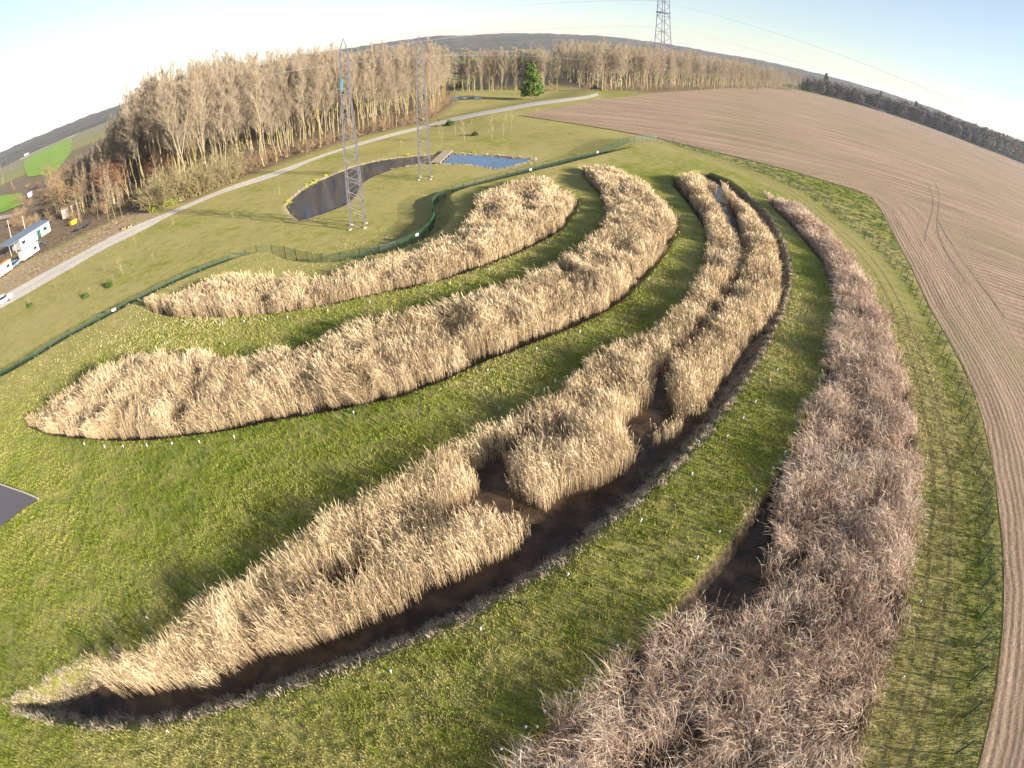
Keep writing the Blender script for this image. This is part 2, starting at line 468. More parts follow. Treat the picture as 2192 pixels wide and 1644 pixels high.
k = NT('grass_ground', 0.95, 0.08)
green, straw, n1, n2, fine = grass_color(k)
dry = k.math('ADD', k.math('MULTIPLY', n1, 0.6), k.math('MULTIPLY', n2, 0.55))
dry = k.math('ADD', dry, k.math('MULTIPLY', k.attr('meadow'), 0.12))
dry = k.math('ADD', dry, k.math('MULTIPLY', k.math('SUBTRACT', k.noise(1.9, 4, rough=.7), .5), .45))
dryf = k.ramp(dry, [(0.50, 0.0), (0.60, .45), (0.74, 0.85)])
c = k.mix(dryf, green, straw)
fa = k.attr('fence')
strip = k.ramp(k.math('DIVIDE', fa, 10.0), [(0.02, 0.0), (0.10, 0.25), (0.30, .75), (0.60, .5), (0.85, 0.0)])
c = k.mix(strip, c, straw)
rut = k.math('ADD', k.ramp(k.math('DIVIDE', fa, 10.0), [(.285, 0.), (.30, .8), (.32, .8), (.335, 0.)]), k.ramp(k.math('DIVIDE', fa, 10.0), [(.465, 0.), (.48, .7), (.50, .7), (.515, 0.)]))
c = k.mix(k.math('MULTIPLY', rut, k.ramp(k.noise(.5, 3), [(.35, .3), (.55, 1.)])), c, (.10, .09, .045))
lit = k.ramp(k.noise(1.3, 5), [(0.35, (.075, .052, .034)), (0.5, (.16, .115, .072)), (0.68, (.26, .195, .125))])
soil = k.ramp(k.noise(1.1, 6, rough=.7), [(0.33, (.12, .085, .05)), (0.5, (.30, .215, .14)), (0.66, (.46, .36, .25))])
c = k.mix(k.attr('litter'), c, lit)
c = k.mix(k.math('MULTIPLY', k.attr('soil'), k.ramp(k.noise(.35, 4), [(0.36, .35), (0.55, 1.0)])), c, soil)
mud = k.ramp(k.noise(2.2, 5), [(0.35, (.030, .022, .014)), (0.65, (.085, .062, .040))])
c = k.mix(k.attr('basin'), c, mud)
bank = k.ramp(k.noise(2.5, 4), [(0.35, (.20, .16, .08)), (0.65, (.40, .32, .19))])
c = k.mix(k.attr('pondbank'), c, bank)
# far country: a patchwork of winter wheat, stubble and plough
cell = k.n('ShaderNodeTexVoronoi', Scale=0.0035, Vector=k.scale((1, 0.6, 1)))
patch = k.ramp(k.n('ShaderNodeSeparateColor', Color=cell.outputs['Color']).outputs[0], [(0.0, (.10, .13, .03)), (0.35, (.22, .18, .11)), (0.7, (.13, .15, .05)), (1.0, (.27, .21, .14))])
c = k.mix(k.attr('far'), c, patch)
k.color(c)
k.bump(k.math('ADD', fine, k.math('MULTIPLY', n2, 0.4)), 0.6, 0.10)
M_GRASS = k.m
ground = obj('ground', raw_mesh('ground', np.stack([X.ravel(), Y.ravel(), Z.ravel()], 1), quads=GQ, mat=M_GRASS, attrs=attrs, smoothed=True))
tag(ground, kind='structure')

def ground_z(x, y):
    return terrain(x, y) + (fbm(x, y, 9, 3, 3) - 0.5) * 0.22 * (1 - sstep(105, 140, np.hypot(x, y - 40)))

# ------------------------------------------------------------------ flat sheets: mud, water, paths, fields
def sheet(name, pol, z, mat, kind='structure'):
    import bmesh
    bm = bmesh.new()
    vs = [bm.verts.new((p[0], p[1], z)) for p in pol]
    f = bm.faces.new(vs)
    if f.normal.z < 0: f.normal_flip()
    bmesh.ops.triangulate(bm, faces=bm.faces[:])
    for f in bm.faces:
        f.normal_update()
        if f.normal.z < 0: f.normal_flip()
    me = bpy.data.meshes.new(name)
    bm.to_mesh(me)
    bm.free()
    me.materials.append(mat)
    return tag(obj(name, me), kind=kind)

k = NT('muddy_water', 0.16, 0.25)
n = k.noise(0.35, 4)
k.color(k.ramp(k.noise(0.8, 6, dist=.6), [(0.38, (.022, .014, .009)), (0.55, (.060, .036, .022)), (0.72, (.095, .062, .036))]))
k.put(k.b.inputs['Roughness'], k.ramp(n, [(0.4, .10), (0.65, .55)]))
k.bump(k.noise(6, 3), 0.15, 0.03)
M_MUD = k.m
def water_cells(name, pol, z, mat, grow_=.5, clip=None):
    """water surface on the ground grid, its rim buried in the banks"""
    m = sdist(X, Y, pol) > -grow_
    if clip is not None: m &= clip
    c_ = m[:-1, :-1] & m[:-1, 1:] & m[1:, 1:] & m[1:, :-1]
    qa = GQ.reshape(ny - 1, nx - 1, 4)[c_]
    ua, inv = np.unique(qa, return_inverse=True)
    return tag(obj(name, raw_mesh(name, np.column_stack([X.ravel()[ua], Y.ravel()[ua], np.full(len(ua), z)]), quads=inv.reshape(-1, 4), mat=mat)), kind='structure')
clipA = ~inside(X, Y, LOW_POLY)
clipA[clipA] = seg_dist(X[clipA], Y[clipA], CREST) > 1.6
water_cells('shallow_water', BED_A, -.86, M_MUD, .5, clipA)
water_cells('shallow_water', BED_B, -.87, M_MUD)
water_cells('shallow_water', BASIN_C, -1.02, M_MUD)
water_cells('shallow_water', BASIN_D, -.92, M_MUD)

k = NT('pond_water', 0.05, 0.5)
k.color(k.ramp(k.noise(0.5, 4), [(0.4, (.014, .026, .046)), (0.6, (.024, .034, .048))]))  # blue of the reflected sky put into the base colour
k.bump(k.noise(3.0, 3, k.scale((1, 2.2, 1))), 0.14, 0.03)
M_POND = k.m
water_cells('pond_water', POND_L, -DROP - 0.13, M_POND, .2)
k = NT('open_pond_water', 0.10, 0.5)
k.color(k.ramp(k.noise(1.2, 5), [(0.35, (.010, .036, .085)), (0.55, (.022, .075, .175)), (0.75, (.06, .14, .25))]))
k.bump(k.noise(2.2, 4, k.scale((1, 2.2, 1))), 0.25, 0.05)
water_cells('pond_water', POND_R, -DROP - 0.131, k.m, .2)
p2 = GL([(962,210),(980,206),(1010,205),(1036,207),(1030,213),(990,214),(965,216)])
sheet('pond_water', p2[:, :2], float(np.mean(p2[:, 2])) + 0.14, M_MUD)

def ribbon(name, left, right, mat, lift=0.03, kind='structure'):
    """a strip between two lines of ground points, draped on the terrain"""
    A, B = smooth(left, 2), smooth(right, 2)
    n = 120
    def resample(L):
        s = np.concatenate([[0], np.cumsum(np.linalg.norm(np.diff(L[:, :2], axis=0), axis=1))])
        u = np.linspace(0, s[-1], n)
        return np.stack([np.interp(u, s, L[:, i]) for i in range(2)], 1)
    A, B = resample(A), resample(B)
    m = 5
    rows = [A + (B - A) * j / (m - 1) for j in range(m)]
    V = np.concatenate(rows)
    z = ground_z(V[:, 0], V[:, 1]) + lift
    I = np.arange(n * m).reshape(m, n)
    Q = np.stack([I[:-1, :-1], I[:-1, 1:], I[1:, 1:], I[1:, :-1]], -1).reshape(-1, 4)
    w = np.repeat(np.linspace(-1, 1, m), n)
    me = raw_mesh(name, np.column_stack([V, z]), quads=Q, mat=mat, attrs=dict(across=w), smoothed=True)
    return tag(obj(name, me), kind=kind)

k = NT('gravel_path', 0.9, 0.15)
w = k.math('ABSOLUTE', k.attr('across'))
base = k.ramp(k.noise(2.5, 6, rough=.7), [(0.35, (.33, .29, .25)), (0.5, (.47, .42, .37)), (0.68, (.62, .56, .50))])
mid = k.ramp(k.math('ADD', w, k.math('MULTIPLY', k.noise(.5, 3), .5)), [(0.25, .35), (0.5, 0.0)])
k.color(k.mix(mid, base, (.26, .23, .15)))
k.bump(k.noise(9, 4), .4, .04)
M_PATH = k.m
near_edge = GL([(-120,735),(-60,697),(23,649),(82,616),(150,576),(219,536),(300,497),(383,452),(493,408),(600,376),(688,336),(784,308),(879,282),(943,266),(1039,247),(1135,228),(1200,219),(1262,211),(1282,204)])
far_edge = GL([(-120,705),(-60,672),(0,638),(68,599),(123,568),(178,540),(260,496),(356,457),(465,410),(600,364),(720,321),(847,283),(927,263),(1039,238),(1135,220),(1200,212),(1255,206),(1268,202),(1279,199)])
ribbon('gravel_path', near_edge, far_edge, M_PATH, 0.05)

k = NT('asphalt', 0.8, 0.3)
k.color(k.ramp(k.noise(14, 5, rough=.7), [(0.35, (.075, .068, .078)), (0.65, (.125, .115, .125))]))
k.bump(k.noise(40, 3), .3, .01)
pad = gz(np.array([84., 62., 40., 20., 0., -60., -200., -200., -60., 0., 30., 62.]), np.array([1070., 1060., 1052., 1045., 1038., 1020., 990., 1300., 1180., 1131., 1108., 1084.]))
sheet('asphalt_yard', pad, 0.13, k.m)
kb = MB()
arc = dense(smooth(pad[:8], 1), 0.5)
for a, b in zip(arc[:-1], arc[1:]):
    kb.bar((*a, 0.10), (*b, 0.10), 0.09)
ko = kb.build('kerb', flat_mat('kerb_stone', (.42, .38, .30), .9))
tag(ko, kind='structure')

# ploughed field, lofted from its near edge (verge) to the woods
EDGE_L = EDGE_N[2:]
EDGE_F = np.array([list(EDGE_N[0]),[75,291],[120,352],[200,470],[334,632],[430,655],[520,660],[610,662],[700,670],[780,680],[860,690],[940,698],[1040,706],[1140,714],[1240,700],[1340,640],[1400,560],[1440,480],[1460,400],[1470,320],[1480,240],[1480,160],[1480,80],[1470,0],[1450,-80],[1420,-160],[1380,-240],[1330,-320],[1280,-400],[1220,-480],[1150,-560]], float)
def loft(A, B, per, vs):
    def rs(L, n):
        i = np.linspace(0, len(L) - 1, n)
        return np.stack([np.interp(i, np.arange(len(L)), L[:, k]) for k in range(2)], 1)
    n = (len(A) - 1) * per + 1
    A, B = rs(A, n), rs(B, n)
    rows = [A + (B - A) * v for v in vs]
    I = np.arange(n * len(vs)).reshape(len(vs), n)
    Q = np.stack([I[:-1, :-1], I[:-1, 1:], I[1:, 1:], I[1:, :-1]], -1).reshape(-1, 4)
    return np.concatenate(rows), Q
vs = np.concatenate([[0], np.geomspace(0.0006, 1, 60)])
FV, FQ = loft(EDGE_L, EDGE_F, 5, vs)
fd = np.minimum(seg_dist(FV[:, 0], FV[:, 1], EDGE_N[10:]), 400)
el_ = np.concatenate([[0], np.cumsum(np.linalg.norm(np.diff(EDGE_L, axis=0), axis=1))])
nE = len(FV) // len(vs)
fal = np.tile(np.interp(np.linspace(0, len(EDGE_L) - 1, nE), np.arange(len(EDGE_L)), el_), len(vs))
fz = ground_z(FV[:, 0], FV[:, 1]) + 0.05 + 0.1 * sstep(0.5, 4, fd)
k = NT('ploughed_soil', 0.95, 0.1)
d = k.attr('edge')
fr = k.n('ShaderNodeTexWave', wave_type='BANDS', bands_direction='X', Scale=0.42, Distortion=3.5, Detail=4.0, **{'Detail Scale': 2.5, 'Detail Roughness': .7})
comb = k.n('ShaderNodeCombineXYZ', X=k.math('ADD', d, k.math('MULTIPLY', k.noise(0.12, 2), 1.2)))
rowv = k.n('ShaderNodeCombineXYZ', X=k.math('MULTIPLY', k.math('ADD', d, k.math('MULTIPLY', k.noise(0.1, 2), 1.0)), 1.25), Y=k.math('MULTIPLY', k.attr('along'), .05))
rown = k.noise(1.0, 4, rowv.outputs[0], .7)
k.put(fr.inputs['Vector'], comb.outputs[0])
mp = k.t.nodes.new('ShaderNodeMapping')
k.put(mp.inputs[0], k.pos)
mp.inputs['Rotation'].default_value = (0, 0, R(16))
fr2 = k.n('ShaderNodeTexWave', wave_type='BANDS', bands_direction='Y', Scale=0.16, Distortion=2.5, Detail=3.0)
k.put(fr2.inputs['Vector'], mp.outputs[0])
sx = k.n('ShaderNodeMapping', Vector=mp.outputs[0])
sx.inputs['Scale'].default_value = (0.02, 0.30, 1)
streak = k.noise(1.0, 5, sx.outputs[0], .65)
clod = k.noise(2.6, 6, rough=.75)
clod2 = k.noise(7.0, 4, rough=.75)
head = k.ramp(k.math('DIVIDE', d, 60.0), [(0.20, 1.0), (0.42, 0.0)])
rows_ = k.mix(head, k.mix(0.75, fr2.outputs['Fac'], streak), k.mix(.72, fr.outputs['Fac'], rown))
v = k.math('ADD', k.math('MULTIPLY', rows_, .46), k.math('ADD', k.math('MULTIPLY', clod, .30), k.math('MULTIPLY', clod2, .26)))
c = k.ramp(v, [(0.32, (.065, .048, .038)), (0.46, (.22, .152, .106)), (0.60, (.40, .288, .202)), (0.74, (.70, .56, .42))])
weed = k.math('MULTIPLY', k.ramp(k.noise(0.018, 4), [(0.50, 0.0), (0.66, .5)]), k.ramp(clod, [(.4, 0.), (.6, 1.)]))
c = k.mix(weed, c, (.17, .19, .06))
k.color(c)
k.bump(k.math('ADD', k.math('MULTIPLY', rows_, .5), k.math('ADD', clod, k.math('MULTIPLY', clod2, .6))), 1.0, 0.30)
fo = obj('ploughed_field', raw_mesh('ploughed_field', np.column_stack([FV, fz]), quads=FQ, mat=k.m, attrs=dict(edge=fd, along=fal), smoothed=True))
tag(fo, kind='structure')

k = NT('rutted_soil', .95, .1)
k.color(k.ramp(k.noise(3, 5), [(.35, (.17, .125, .092)), (.65, (.30, .222, .165))]))
k.bump(k.noise(4, 4), .8, .1)
M_RUT = k.m
def wheel_track(pts, wpx=.5):
    L = dense(smooth(gz(np.array([p[0] for p in pts], float), np.array([p[1] for p in pts], float)), 2), 1.5)
    A, B = offset_line(L, -.15), offset_line(L, .15)
    n = len(L)
    V = np.concatenate([A, B])
    Vz = ground_z(V[:, 0], V[:, 1]) + .185
    Q = np.stack([np.arange(n - 1), np.arange(1, n), n + np.arange(1, n), n + np.arange(n - 1)], 1)
    tag(obj('wheel_track', raw_mesh('wheel_track', np.column_stack([V, Vz]), quads=Q, mat=M_RUT)), kind='structure')
for pts in ([(1984, 392), (1998, 420), (1997, 455), (1984, 490), (1980, 520)], [(2002, 392), (2012, 420), (2008, 455), (2005, 500), (2030, 550), (2070, 610)], [(2005, 470), (2040, 530), (2090, 600), (2150, 680)]):
    wheel_track(pts)

# distant green and stubble fields on the left
def crop_mat(name, a, b_col):
    k = NT(name, .95, .1)
    k.color(k.mix(k.ramp(k.noise(.05, 5), [(.35, 0.), (.65, 1.)]), a, b_col))
    return k.m
M_WHEAT = crop_mat('winter_wheat', (.14, .25, .025), (.22, .31, .05))
M_STUB = crop_mat('stubble', (.30, .24, .17), (.40, .33, .24))
def far_field(name, pts, mat, lift):
    q = np.array([gz(p[0], p[1], -DROP) for p in pts])
    return sheet(name, q, -DROP + lift, mat)
far_field('green_field', [(50,345),(75,330),(120,308),(155,296),(150,330),(118,372),(60,380),(52,362)], M_WHEAT, 0.4)
far_field('green_field', [(-60,470),(0,420),(48,414),(45,440),(0,458)], M_WHEAT, 0.4)
far_field('stubble_field', [(35,338),(100,305),(160,283),(178,278),(160,292),(120,306),(75,328),(45,344)], M_STUB, 0.5)
far_field('dirt_track', [(-60,500),(0,464),(25,460),(48,454),(48,459),(20,468),(0,473),(-60,510)], M_STUB, 0.45)
q = np.array([[-60, 700], [25, 640], [75, 700], [40, 800], [-60, 860]], float)
sheet('green_field', q, -0.6, M_WHEAT)
q = np.array([[-70, 480], [20, 400], [60, 520], [30, 630], [-62, 690]], float)
sheet('stubble_field', q, -0.7, crop_mat('bare_field', (.26, .20, .15), (.34, .27, .2)))

# ------------------------------------------------------------------ hills on the horizon
hz = [(-250,470),(-100,385),(0,326),(20,316),(80,290),(150,262),(230,232),(300,208),(450,166),(600,128),(760,100),(870,84),(930,76),(1000,73),(1100,70),(1200,71),(1300,76),(1420,91),(1550,115),(1720,148),(1850,182),(1980,224),(2060,254),(2150,289),(2260,340),(2400,420)]
az, el = [], []
for p in hz:
    d = sight(*p)
    az.append(math.atan2(d[0], d[1]))
    el.append(math.atan2(d[2], math.hypot(d[0], d[1])))
na = 420
A_ = np.linspace(R(-95), R(95), na)
E_ = np.interp(A_, az, el)
HV, rads = [], [(1500, 0.0), (1800, .18), (2150, .55), (2500, .86), (2800, 1.0), (3200, .92), (4200, .5), (5600, 0.0)]
for r_, f_ in rads:
    hx, hy = r_ * np.sin(A_), r_ * np.cos(A_)
    top = CAM_H + 2800 * np.tan(E_)
    zz = np.maximum(top, 6) * f_ + (fbm(hx, hy, 160, 9, 4) - .5) * 9 * f_ + (rng.random(na) - .5) * 4 * f_ - 3
    HV.append(np.stack([hx, hy, zz], 1))
I = np.arange(na * len(rads)).reshape(len(rads), na)
HQ = np.stack([I[:-1, 1:], I[:-1, :-1], I[1:, :-1], I[1:, 1:]], -1).reshape(-1, 4)
k = NT('wooded_hill', 1.0, 0.0)
k.color(k.mix(k.ramp(k.noise(0.006, 4), [(.45, 0.), (.6, 1.)]), k.ramp(k.noise(0.05, 5), [(0.35, (.065, .060, .055)), (0.65, (.16, .135, .11))]), k.ramp(k.noise(0.04, 5), [(0.35, (.05, .058, .045)), (0.65, (.10, .10, .07))])))  # hill tones lifted, part of the distant haze put into the colour
k.bump(k.noise(.05, 4), 1.0, 6.0)
tag(obj('wooded_hills', raw_mesh('wooded_hills', np.concatenate(HV), quads=HQ, mat=k.m)), kind='structure')
# ------------------------------------------------------------------ reeds
def poly_area(L):
    return 0.5 * abs(np.dot(L[:, 0], np.roll(L[:, 1], -1)) - np.dot(L[:, 1], np.roll(L[:, 0], -1)))

def scatter(pol, per_m2, seed):
    r = np.random.default_rng(seed)
    lo, hi = pol.min(0), pol.max(0)
    n = int((hi - lo).prod() * per_m2)
    q = lo + r.random((n, 2)) * (hi - lo)
    return q[inside(q[:, 0], q[:, 1], pol)]

def ribbons(nodes, width, ang):
    """nodes (k, n, 3): k points along n blades; width (k, n); returns quads of flat blades facing ANG"""
    k, n, _ = nodes.shape
    side = np.stack([np.cos(ang), np.sin(ang), np.zeros(n)], 1)
    V = np.stack([nodes - side * width[..., None] / 2, nodes + side * width[..., None] / 2], 2)      # k n 2 3
    V = V.reshape(-1, 3)
    I = np.arange(k * n * 2).reshape(k, n, 2)
    Q = np.stack([I[:-1, :, 0], I[:-1, :, 1], I[1:, :, 1], I[1:, :, 0]], -1).reshape(-1, 4)
    return V, Q

def reed_mesh(name, q, z0, h, lean, hook, mat, seed, plume=2.3, leaves=2, wmin=0.007, tint_bias=0.0):
    r = np.random.default_rng(seed)
    n = len(q)
    dist = np.sqrt(q[:, 0] ** 2 + q[:, 1] ** 2 + CAM_H ** 2)
    w = np.maximum(wmin, 0.00027 * dist) * (0.7 + 0.6 * r.random(n))
    tint = np.clip(0.30 * vnoise(q[:, 0], q[:, 1], 2.2, seed + 5) + 0.25 * vnoise(q[:, 0], q[:, 1], 0.7, seed + 6) + 0.45 * r.random(n) + tint_bias, 0, 1)
    base = np.column_stack([q, np.full(n, z0)])
    ts = np.array([0, 0.45, 0.80, 0.93, 1.0])
    nodes = []
    ha = np.arctan2(lean[:, 1], lean[:, 0]) + r.normal(0, 0.6, n)
    hv = np.stack([np.cos(ha), np.sin(ha)], 1)
    for t in ts:
        off = lean * (h * t ** 1.7)[:, None]
        zz = h * t * np.sqrt(np.clip(1 - (np.linalg.norm(lean, axis=1) * t) ** 2 * .6, .2, 1))
        if t > 0.85:
            s = (t - 0.80) / 0.20
            off = off + hv * (hook * h * s ** 1.3)[:, None]
            zz = zz - hook * h * 0.9 * s ** 2
        nodes.append(np.column_stack([base[:, :2] + off, base[:, 2] + zz]))
    nodes = np.stack(nodes)
    wid = np.stack([w, w * .9, w * .8, w * plume, w * .5])
    V, Q = ribbons(nodes, wid, r.random(n) * PI)
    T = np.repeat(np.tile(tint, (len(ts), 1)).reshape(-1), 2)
    T = T + np.repeat(np.repeat(np.array([-.18, -.08, .0, .06, .1]), n), 2)  # painted light: tint drops at the foot, rises towards sunlit tips
    Vs, Qs, Ts = [V], [Q], [T]
    m = len(V)
    for k in range(leaves):
        t = 0.25 + 0.6 * r.random(n)
        i = (t > .45).astype(int)
        a, b = nodes[i, np.arange(n)], nodes[i + 1, np.arange(n)]
        f = np.where(i == 0, t / .45, (t - .45) / .35)[:, None]
        p = a + (b - a) * f
        an = ha + r.normal(0, 1.0, n)
        ln = (0.25 + 0.3 * r.random(n)) * h / 2.3
        mid = p + np.column_stack([np.cos(an) * ln * .55, np.sin(an) * ln * .55, ln * (.35 + .3 * r.random(n))])
        tip = p + np.column_stack([np.cos(an) * ln, np.sin(an) * ln, ln * (r.random(n) * .5 - .15)])
        V2, Q2 = ribbons(np.stack([p, mid, tip]), np.stack([w * .8, w * 1.1, w * .2]), an + PI / 2)
        Vs.append(V2)
        Qs.append(Q2 + m)
        m += len(V2)
        Ts.append(np.repeat(np.tile(np.clip(tint - .04 + .15 * r.normal(0, 1, n), 0, 1), (3, 1)).reshape(-1), 2))
    return raw_mesh(name, np.concatenate(Vs), quads=np.concatenate(Qs), mat=mat, attrs=dict(tint=np.clip(np.concatenate(Ts), 0, 1)))

def reed_mat(name, stops):
    k = NT(name, 0.75, 0.2)
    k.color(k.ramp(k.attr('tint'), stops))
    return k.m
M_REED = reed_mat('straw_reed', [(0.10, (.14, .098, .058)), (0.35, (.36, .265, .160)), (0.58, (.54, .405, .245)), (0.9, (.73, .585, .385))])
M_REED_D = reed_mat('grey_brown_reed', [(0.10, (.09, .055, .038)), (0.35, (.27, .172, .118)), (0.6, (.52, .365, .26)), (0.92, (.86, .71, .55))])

def reed_bed(pols, per_m2, seed, mat, label, h=2.35, gaps=(), wind=(-0.07, 0.03), hookf=0.06, thin=0.70, z0=-1.0, leaves=1, lean_amp=0.10, bias=0.0, lodge=0.0, jit=.11, erode=.40):
    q = np.concatenate([scatter(p, per_m2, seed + i) for i, p in enumerate(pols)])
    q = q[~inside(q[:, 0], q[:, 1], LOW_POLY) & (seg_dist(q[:, 0], q[:, 1], CREST) > 1.8)]
    r = np.random.default_rng(seed + 50)
    c1, c2 = vnoise(q[:, 0], q[:, 1], 2.6, seed + 11), vnoise(q[:, 0], q[:, 1], 0.6, seed + 12)
    sd = np.max(np.stack([sdist(q[:, 0], q[:, 1], p) for p in pols]), 0)
    keep = r.random(len(q)) < np.clip((c1 * .6 + c2 * .6) * 1.9 - thin + .35 * sstep(0, 1.2, sd) + .15, 0.04, 1)
    keep &= sd > 1.1 * vnoise(q[:, 0], q[:, 1], 1.1, seed + 14) - erode + .25 * r.random(len(q))
    for gx_, gy_, gr in gaps:
        keep &= np.hypot(q[:, 0] - gx_, q[:, 1] - gy_) >  gr * (0.40 + 0.65 * c2)
    q, sd, c2 = q[keep], sd[keep], c2[keep]
    n = len(q)
    hh = h * (0.55 + 0.55 * vnoise(q[:, 0], q[:, 1], 2.6, seed + 21) + 0.24 * c2 + 0.15 * r.normal(0, 1, n)) * (0.72 + 0.28 * sstep(0, 1.4, sd))
    hh = np.clip(hh, .5, h * 1.35)
    la = vnoise(q[:, 0], q[:, 1], 2.4, seed + 31) * 4 * PI
    lm = lean_amp * (vnoise(q[:, 0], q[:, 1], 1.3, seed + 32) + .3 * r.random(n)) + lodge * (vnoise(q[:, 0], q[:, 1], 3.0, seed + 33) > .66)
    lean = np.stack([wind[0] + lm * np.cos(la) + r.normal(0, jit, n), wind[1] + lm * np.sin(la) + r.normal(0, jit, n)], 1)
    hook = hookf * (0.3 + 1.4 * r.random(n))
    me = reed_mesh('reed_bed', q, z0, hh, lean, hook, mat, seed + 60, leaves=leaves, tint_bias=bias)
    return tag(obj('reed_bed', me), label, 'reed bed', 'curved reed beds of the treatment lagoon', 'stuff')

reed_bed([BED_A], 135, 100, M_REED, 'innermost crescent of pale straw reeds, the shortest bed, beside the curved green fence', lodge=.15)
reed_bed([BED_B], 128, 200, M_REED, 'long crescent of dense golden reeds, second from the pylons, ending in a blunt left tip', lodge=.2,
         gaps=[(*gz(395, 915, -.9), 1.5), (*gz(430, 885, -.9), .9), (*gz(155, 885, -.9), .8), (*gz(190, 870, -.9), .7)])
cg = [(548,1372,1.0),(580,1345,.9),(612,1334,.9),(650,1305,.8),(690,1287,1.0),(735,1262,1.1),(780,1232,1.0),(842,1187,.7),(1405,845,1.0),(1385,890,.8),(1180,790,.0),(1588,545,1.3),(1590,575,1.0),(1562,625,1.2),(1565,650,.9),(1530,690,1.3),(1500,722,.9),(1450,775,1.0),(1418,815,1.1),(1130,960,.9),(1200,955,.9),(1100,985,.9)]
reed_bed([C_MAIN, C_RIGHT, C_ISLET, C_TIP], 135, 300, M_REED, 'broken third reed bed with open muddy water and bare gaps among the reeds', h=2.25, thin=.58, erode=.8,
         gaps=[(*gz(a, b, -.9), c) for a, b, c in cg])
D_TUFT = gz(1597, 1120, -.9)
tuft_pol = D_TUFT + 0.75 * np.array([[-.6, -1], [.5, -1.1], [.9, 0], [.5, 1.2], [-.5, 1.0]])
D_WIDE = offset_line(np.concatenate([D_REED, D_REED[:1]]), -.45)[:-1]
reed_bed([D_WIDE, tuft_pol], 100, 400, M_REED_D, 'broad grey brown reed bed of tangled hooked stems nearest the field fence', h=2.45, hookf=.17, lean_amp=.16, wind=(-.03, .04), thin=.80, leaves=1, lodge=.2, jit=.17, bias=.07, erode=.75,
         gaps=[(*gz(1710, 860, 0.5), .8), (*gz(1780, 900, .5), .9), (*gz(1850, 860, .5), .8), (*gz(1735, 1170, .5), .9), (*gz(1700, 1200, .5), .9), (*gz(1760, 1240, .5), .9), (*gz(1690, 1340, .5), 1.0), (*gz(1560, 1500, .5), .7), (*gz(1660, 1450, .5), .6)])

# drooping dry grass on the banks of the third bed
def tussocks(name, q, h, mat, label, cat, seed, blades=34, droop=.8, wmin=.02, kind='stuff', wide=1.0, zoff=-.03):
    r = np.random.default_rng(seed)
    n = len(q) * blades
    c = np.repeat(q, blades, 0) + r.normal(0, .07 * wide, (n, 2))
    s = np.repeat(.6 + .8 * r.random(len(q)), blades) * (0.6 + .6 * r.random(n))
    a = r.random(n) * 2 * PI
    hh = h * s
    z = ground_z(c[:, 0], c[:, 1]) + zoff
    d = np.column_stack([np.cos(a), np.sin(a)])
    dist = np.sqrt((c ** 2).sum(1) + CAM_H ** 2)
    w = np.maximum(wmin, 0.0006 * dist) * (.7 + .6 * r.random(n))
    nod = []
    for t in (0, .5, 1.0):
        nod.append(np.column_stack([c + d * (hh * droop * t ** 1.5)[:, None], z + hh * (t * (1.25 - droop * .55 * t))]))
    V, Q = ribbons(np.stack(nod), np.stack([w, w * .9, w * .15]), a + PI / 2)
    tint = np.clip(np.repeat(.3 + .4 * r.random(len(q)), blades) + r.normal(0, .15, n), 0, 1)
    T = np.repeat(np.tile(tint, (3, 1)).reshape(-1), 2)
    me = raw_mesh(name, V, quads=Q, mat=mat, attrs=dict(tint=T))
    return tag(obj(name, me), label, cat, kind=kind)
M_DRY = reed_mat('dry_bank_grass', [(0.1, (.22, .17, .11)), (0.5, (.42, .34, .23)), (0.9, (.60, .50, .36))])
M_LUSH = reed_mat('rough_green_grass', [(0.1, (.06, .10, .014)), (0.5, (.14, .19, .03)), (0.9, (.30, .30, .12))])
nearC = BASIN_C[:24]
q = scatter(BASIN_C, 7.0, 71)
dn = seg_dist(q[:, 0], q[:, 1], nearC)
q1 = q[(dn < 1.9) & (dn > .2)]
q2 = scatter(BASIN_C, 9.0, 72)
farL = gz(np.array([215., 140., 60., 5.]), np.array([1395., 1436., 1482., 1505.]))
d2 = seg_dist(q2[:, 0], q2[:, 1], farL)
q2 = q2[d2 < 1.7]
tussocks('dry_grass_bank', np.concatenate([q1, q2]), .24, M_DRY, 'roll of drooping dry tussock grass along the muddy edge of the third reed bed', 'dry grass', 73, wide=2.2)

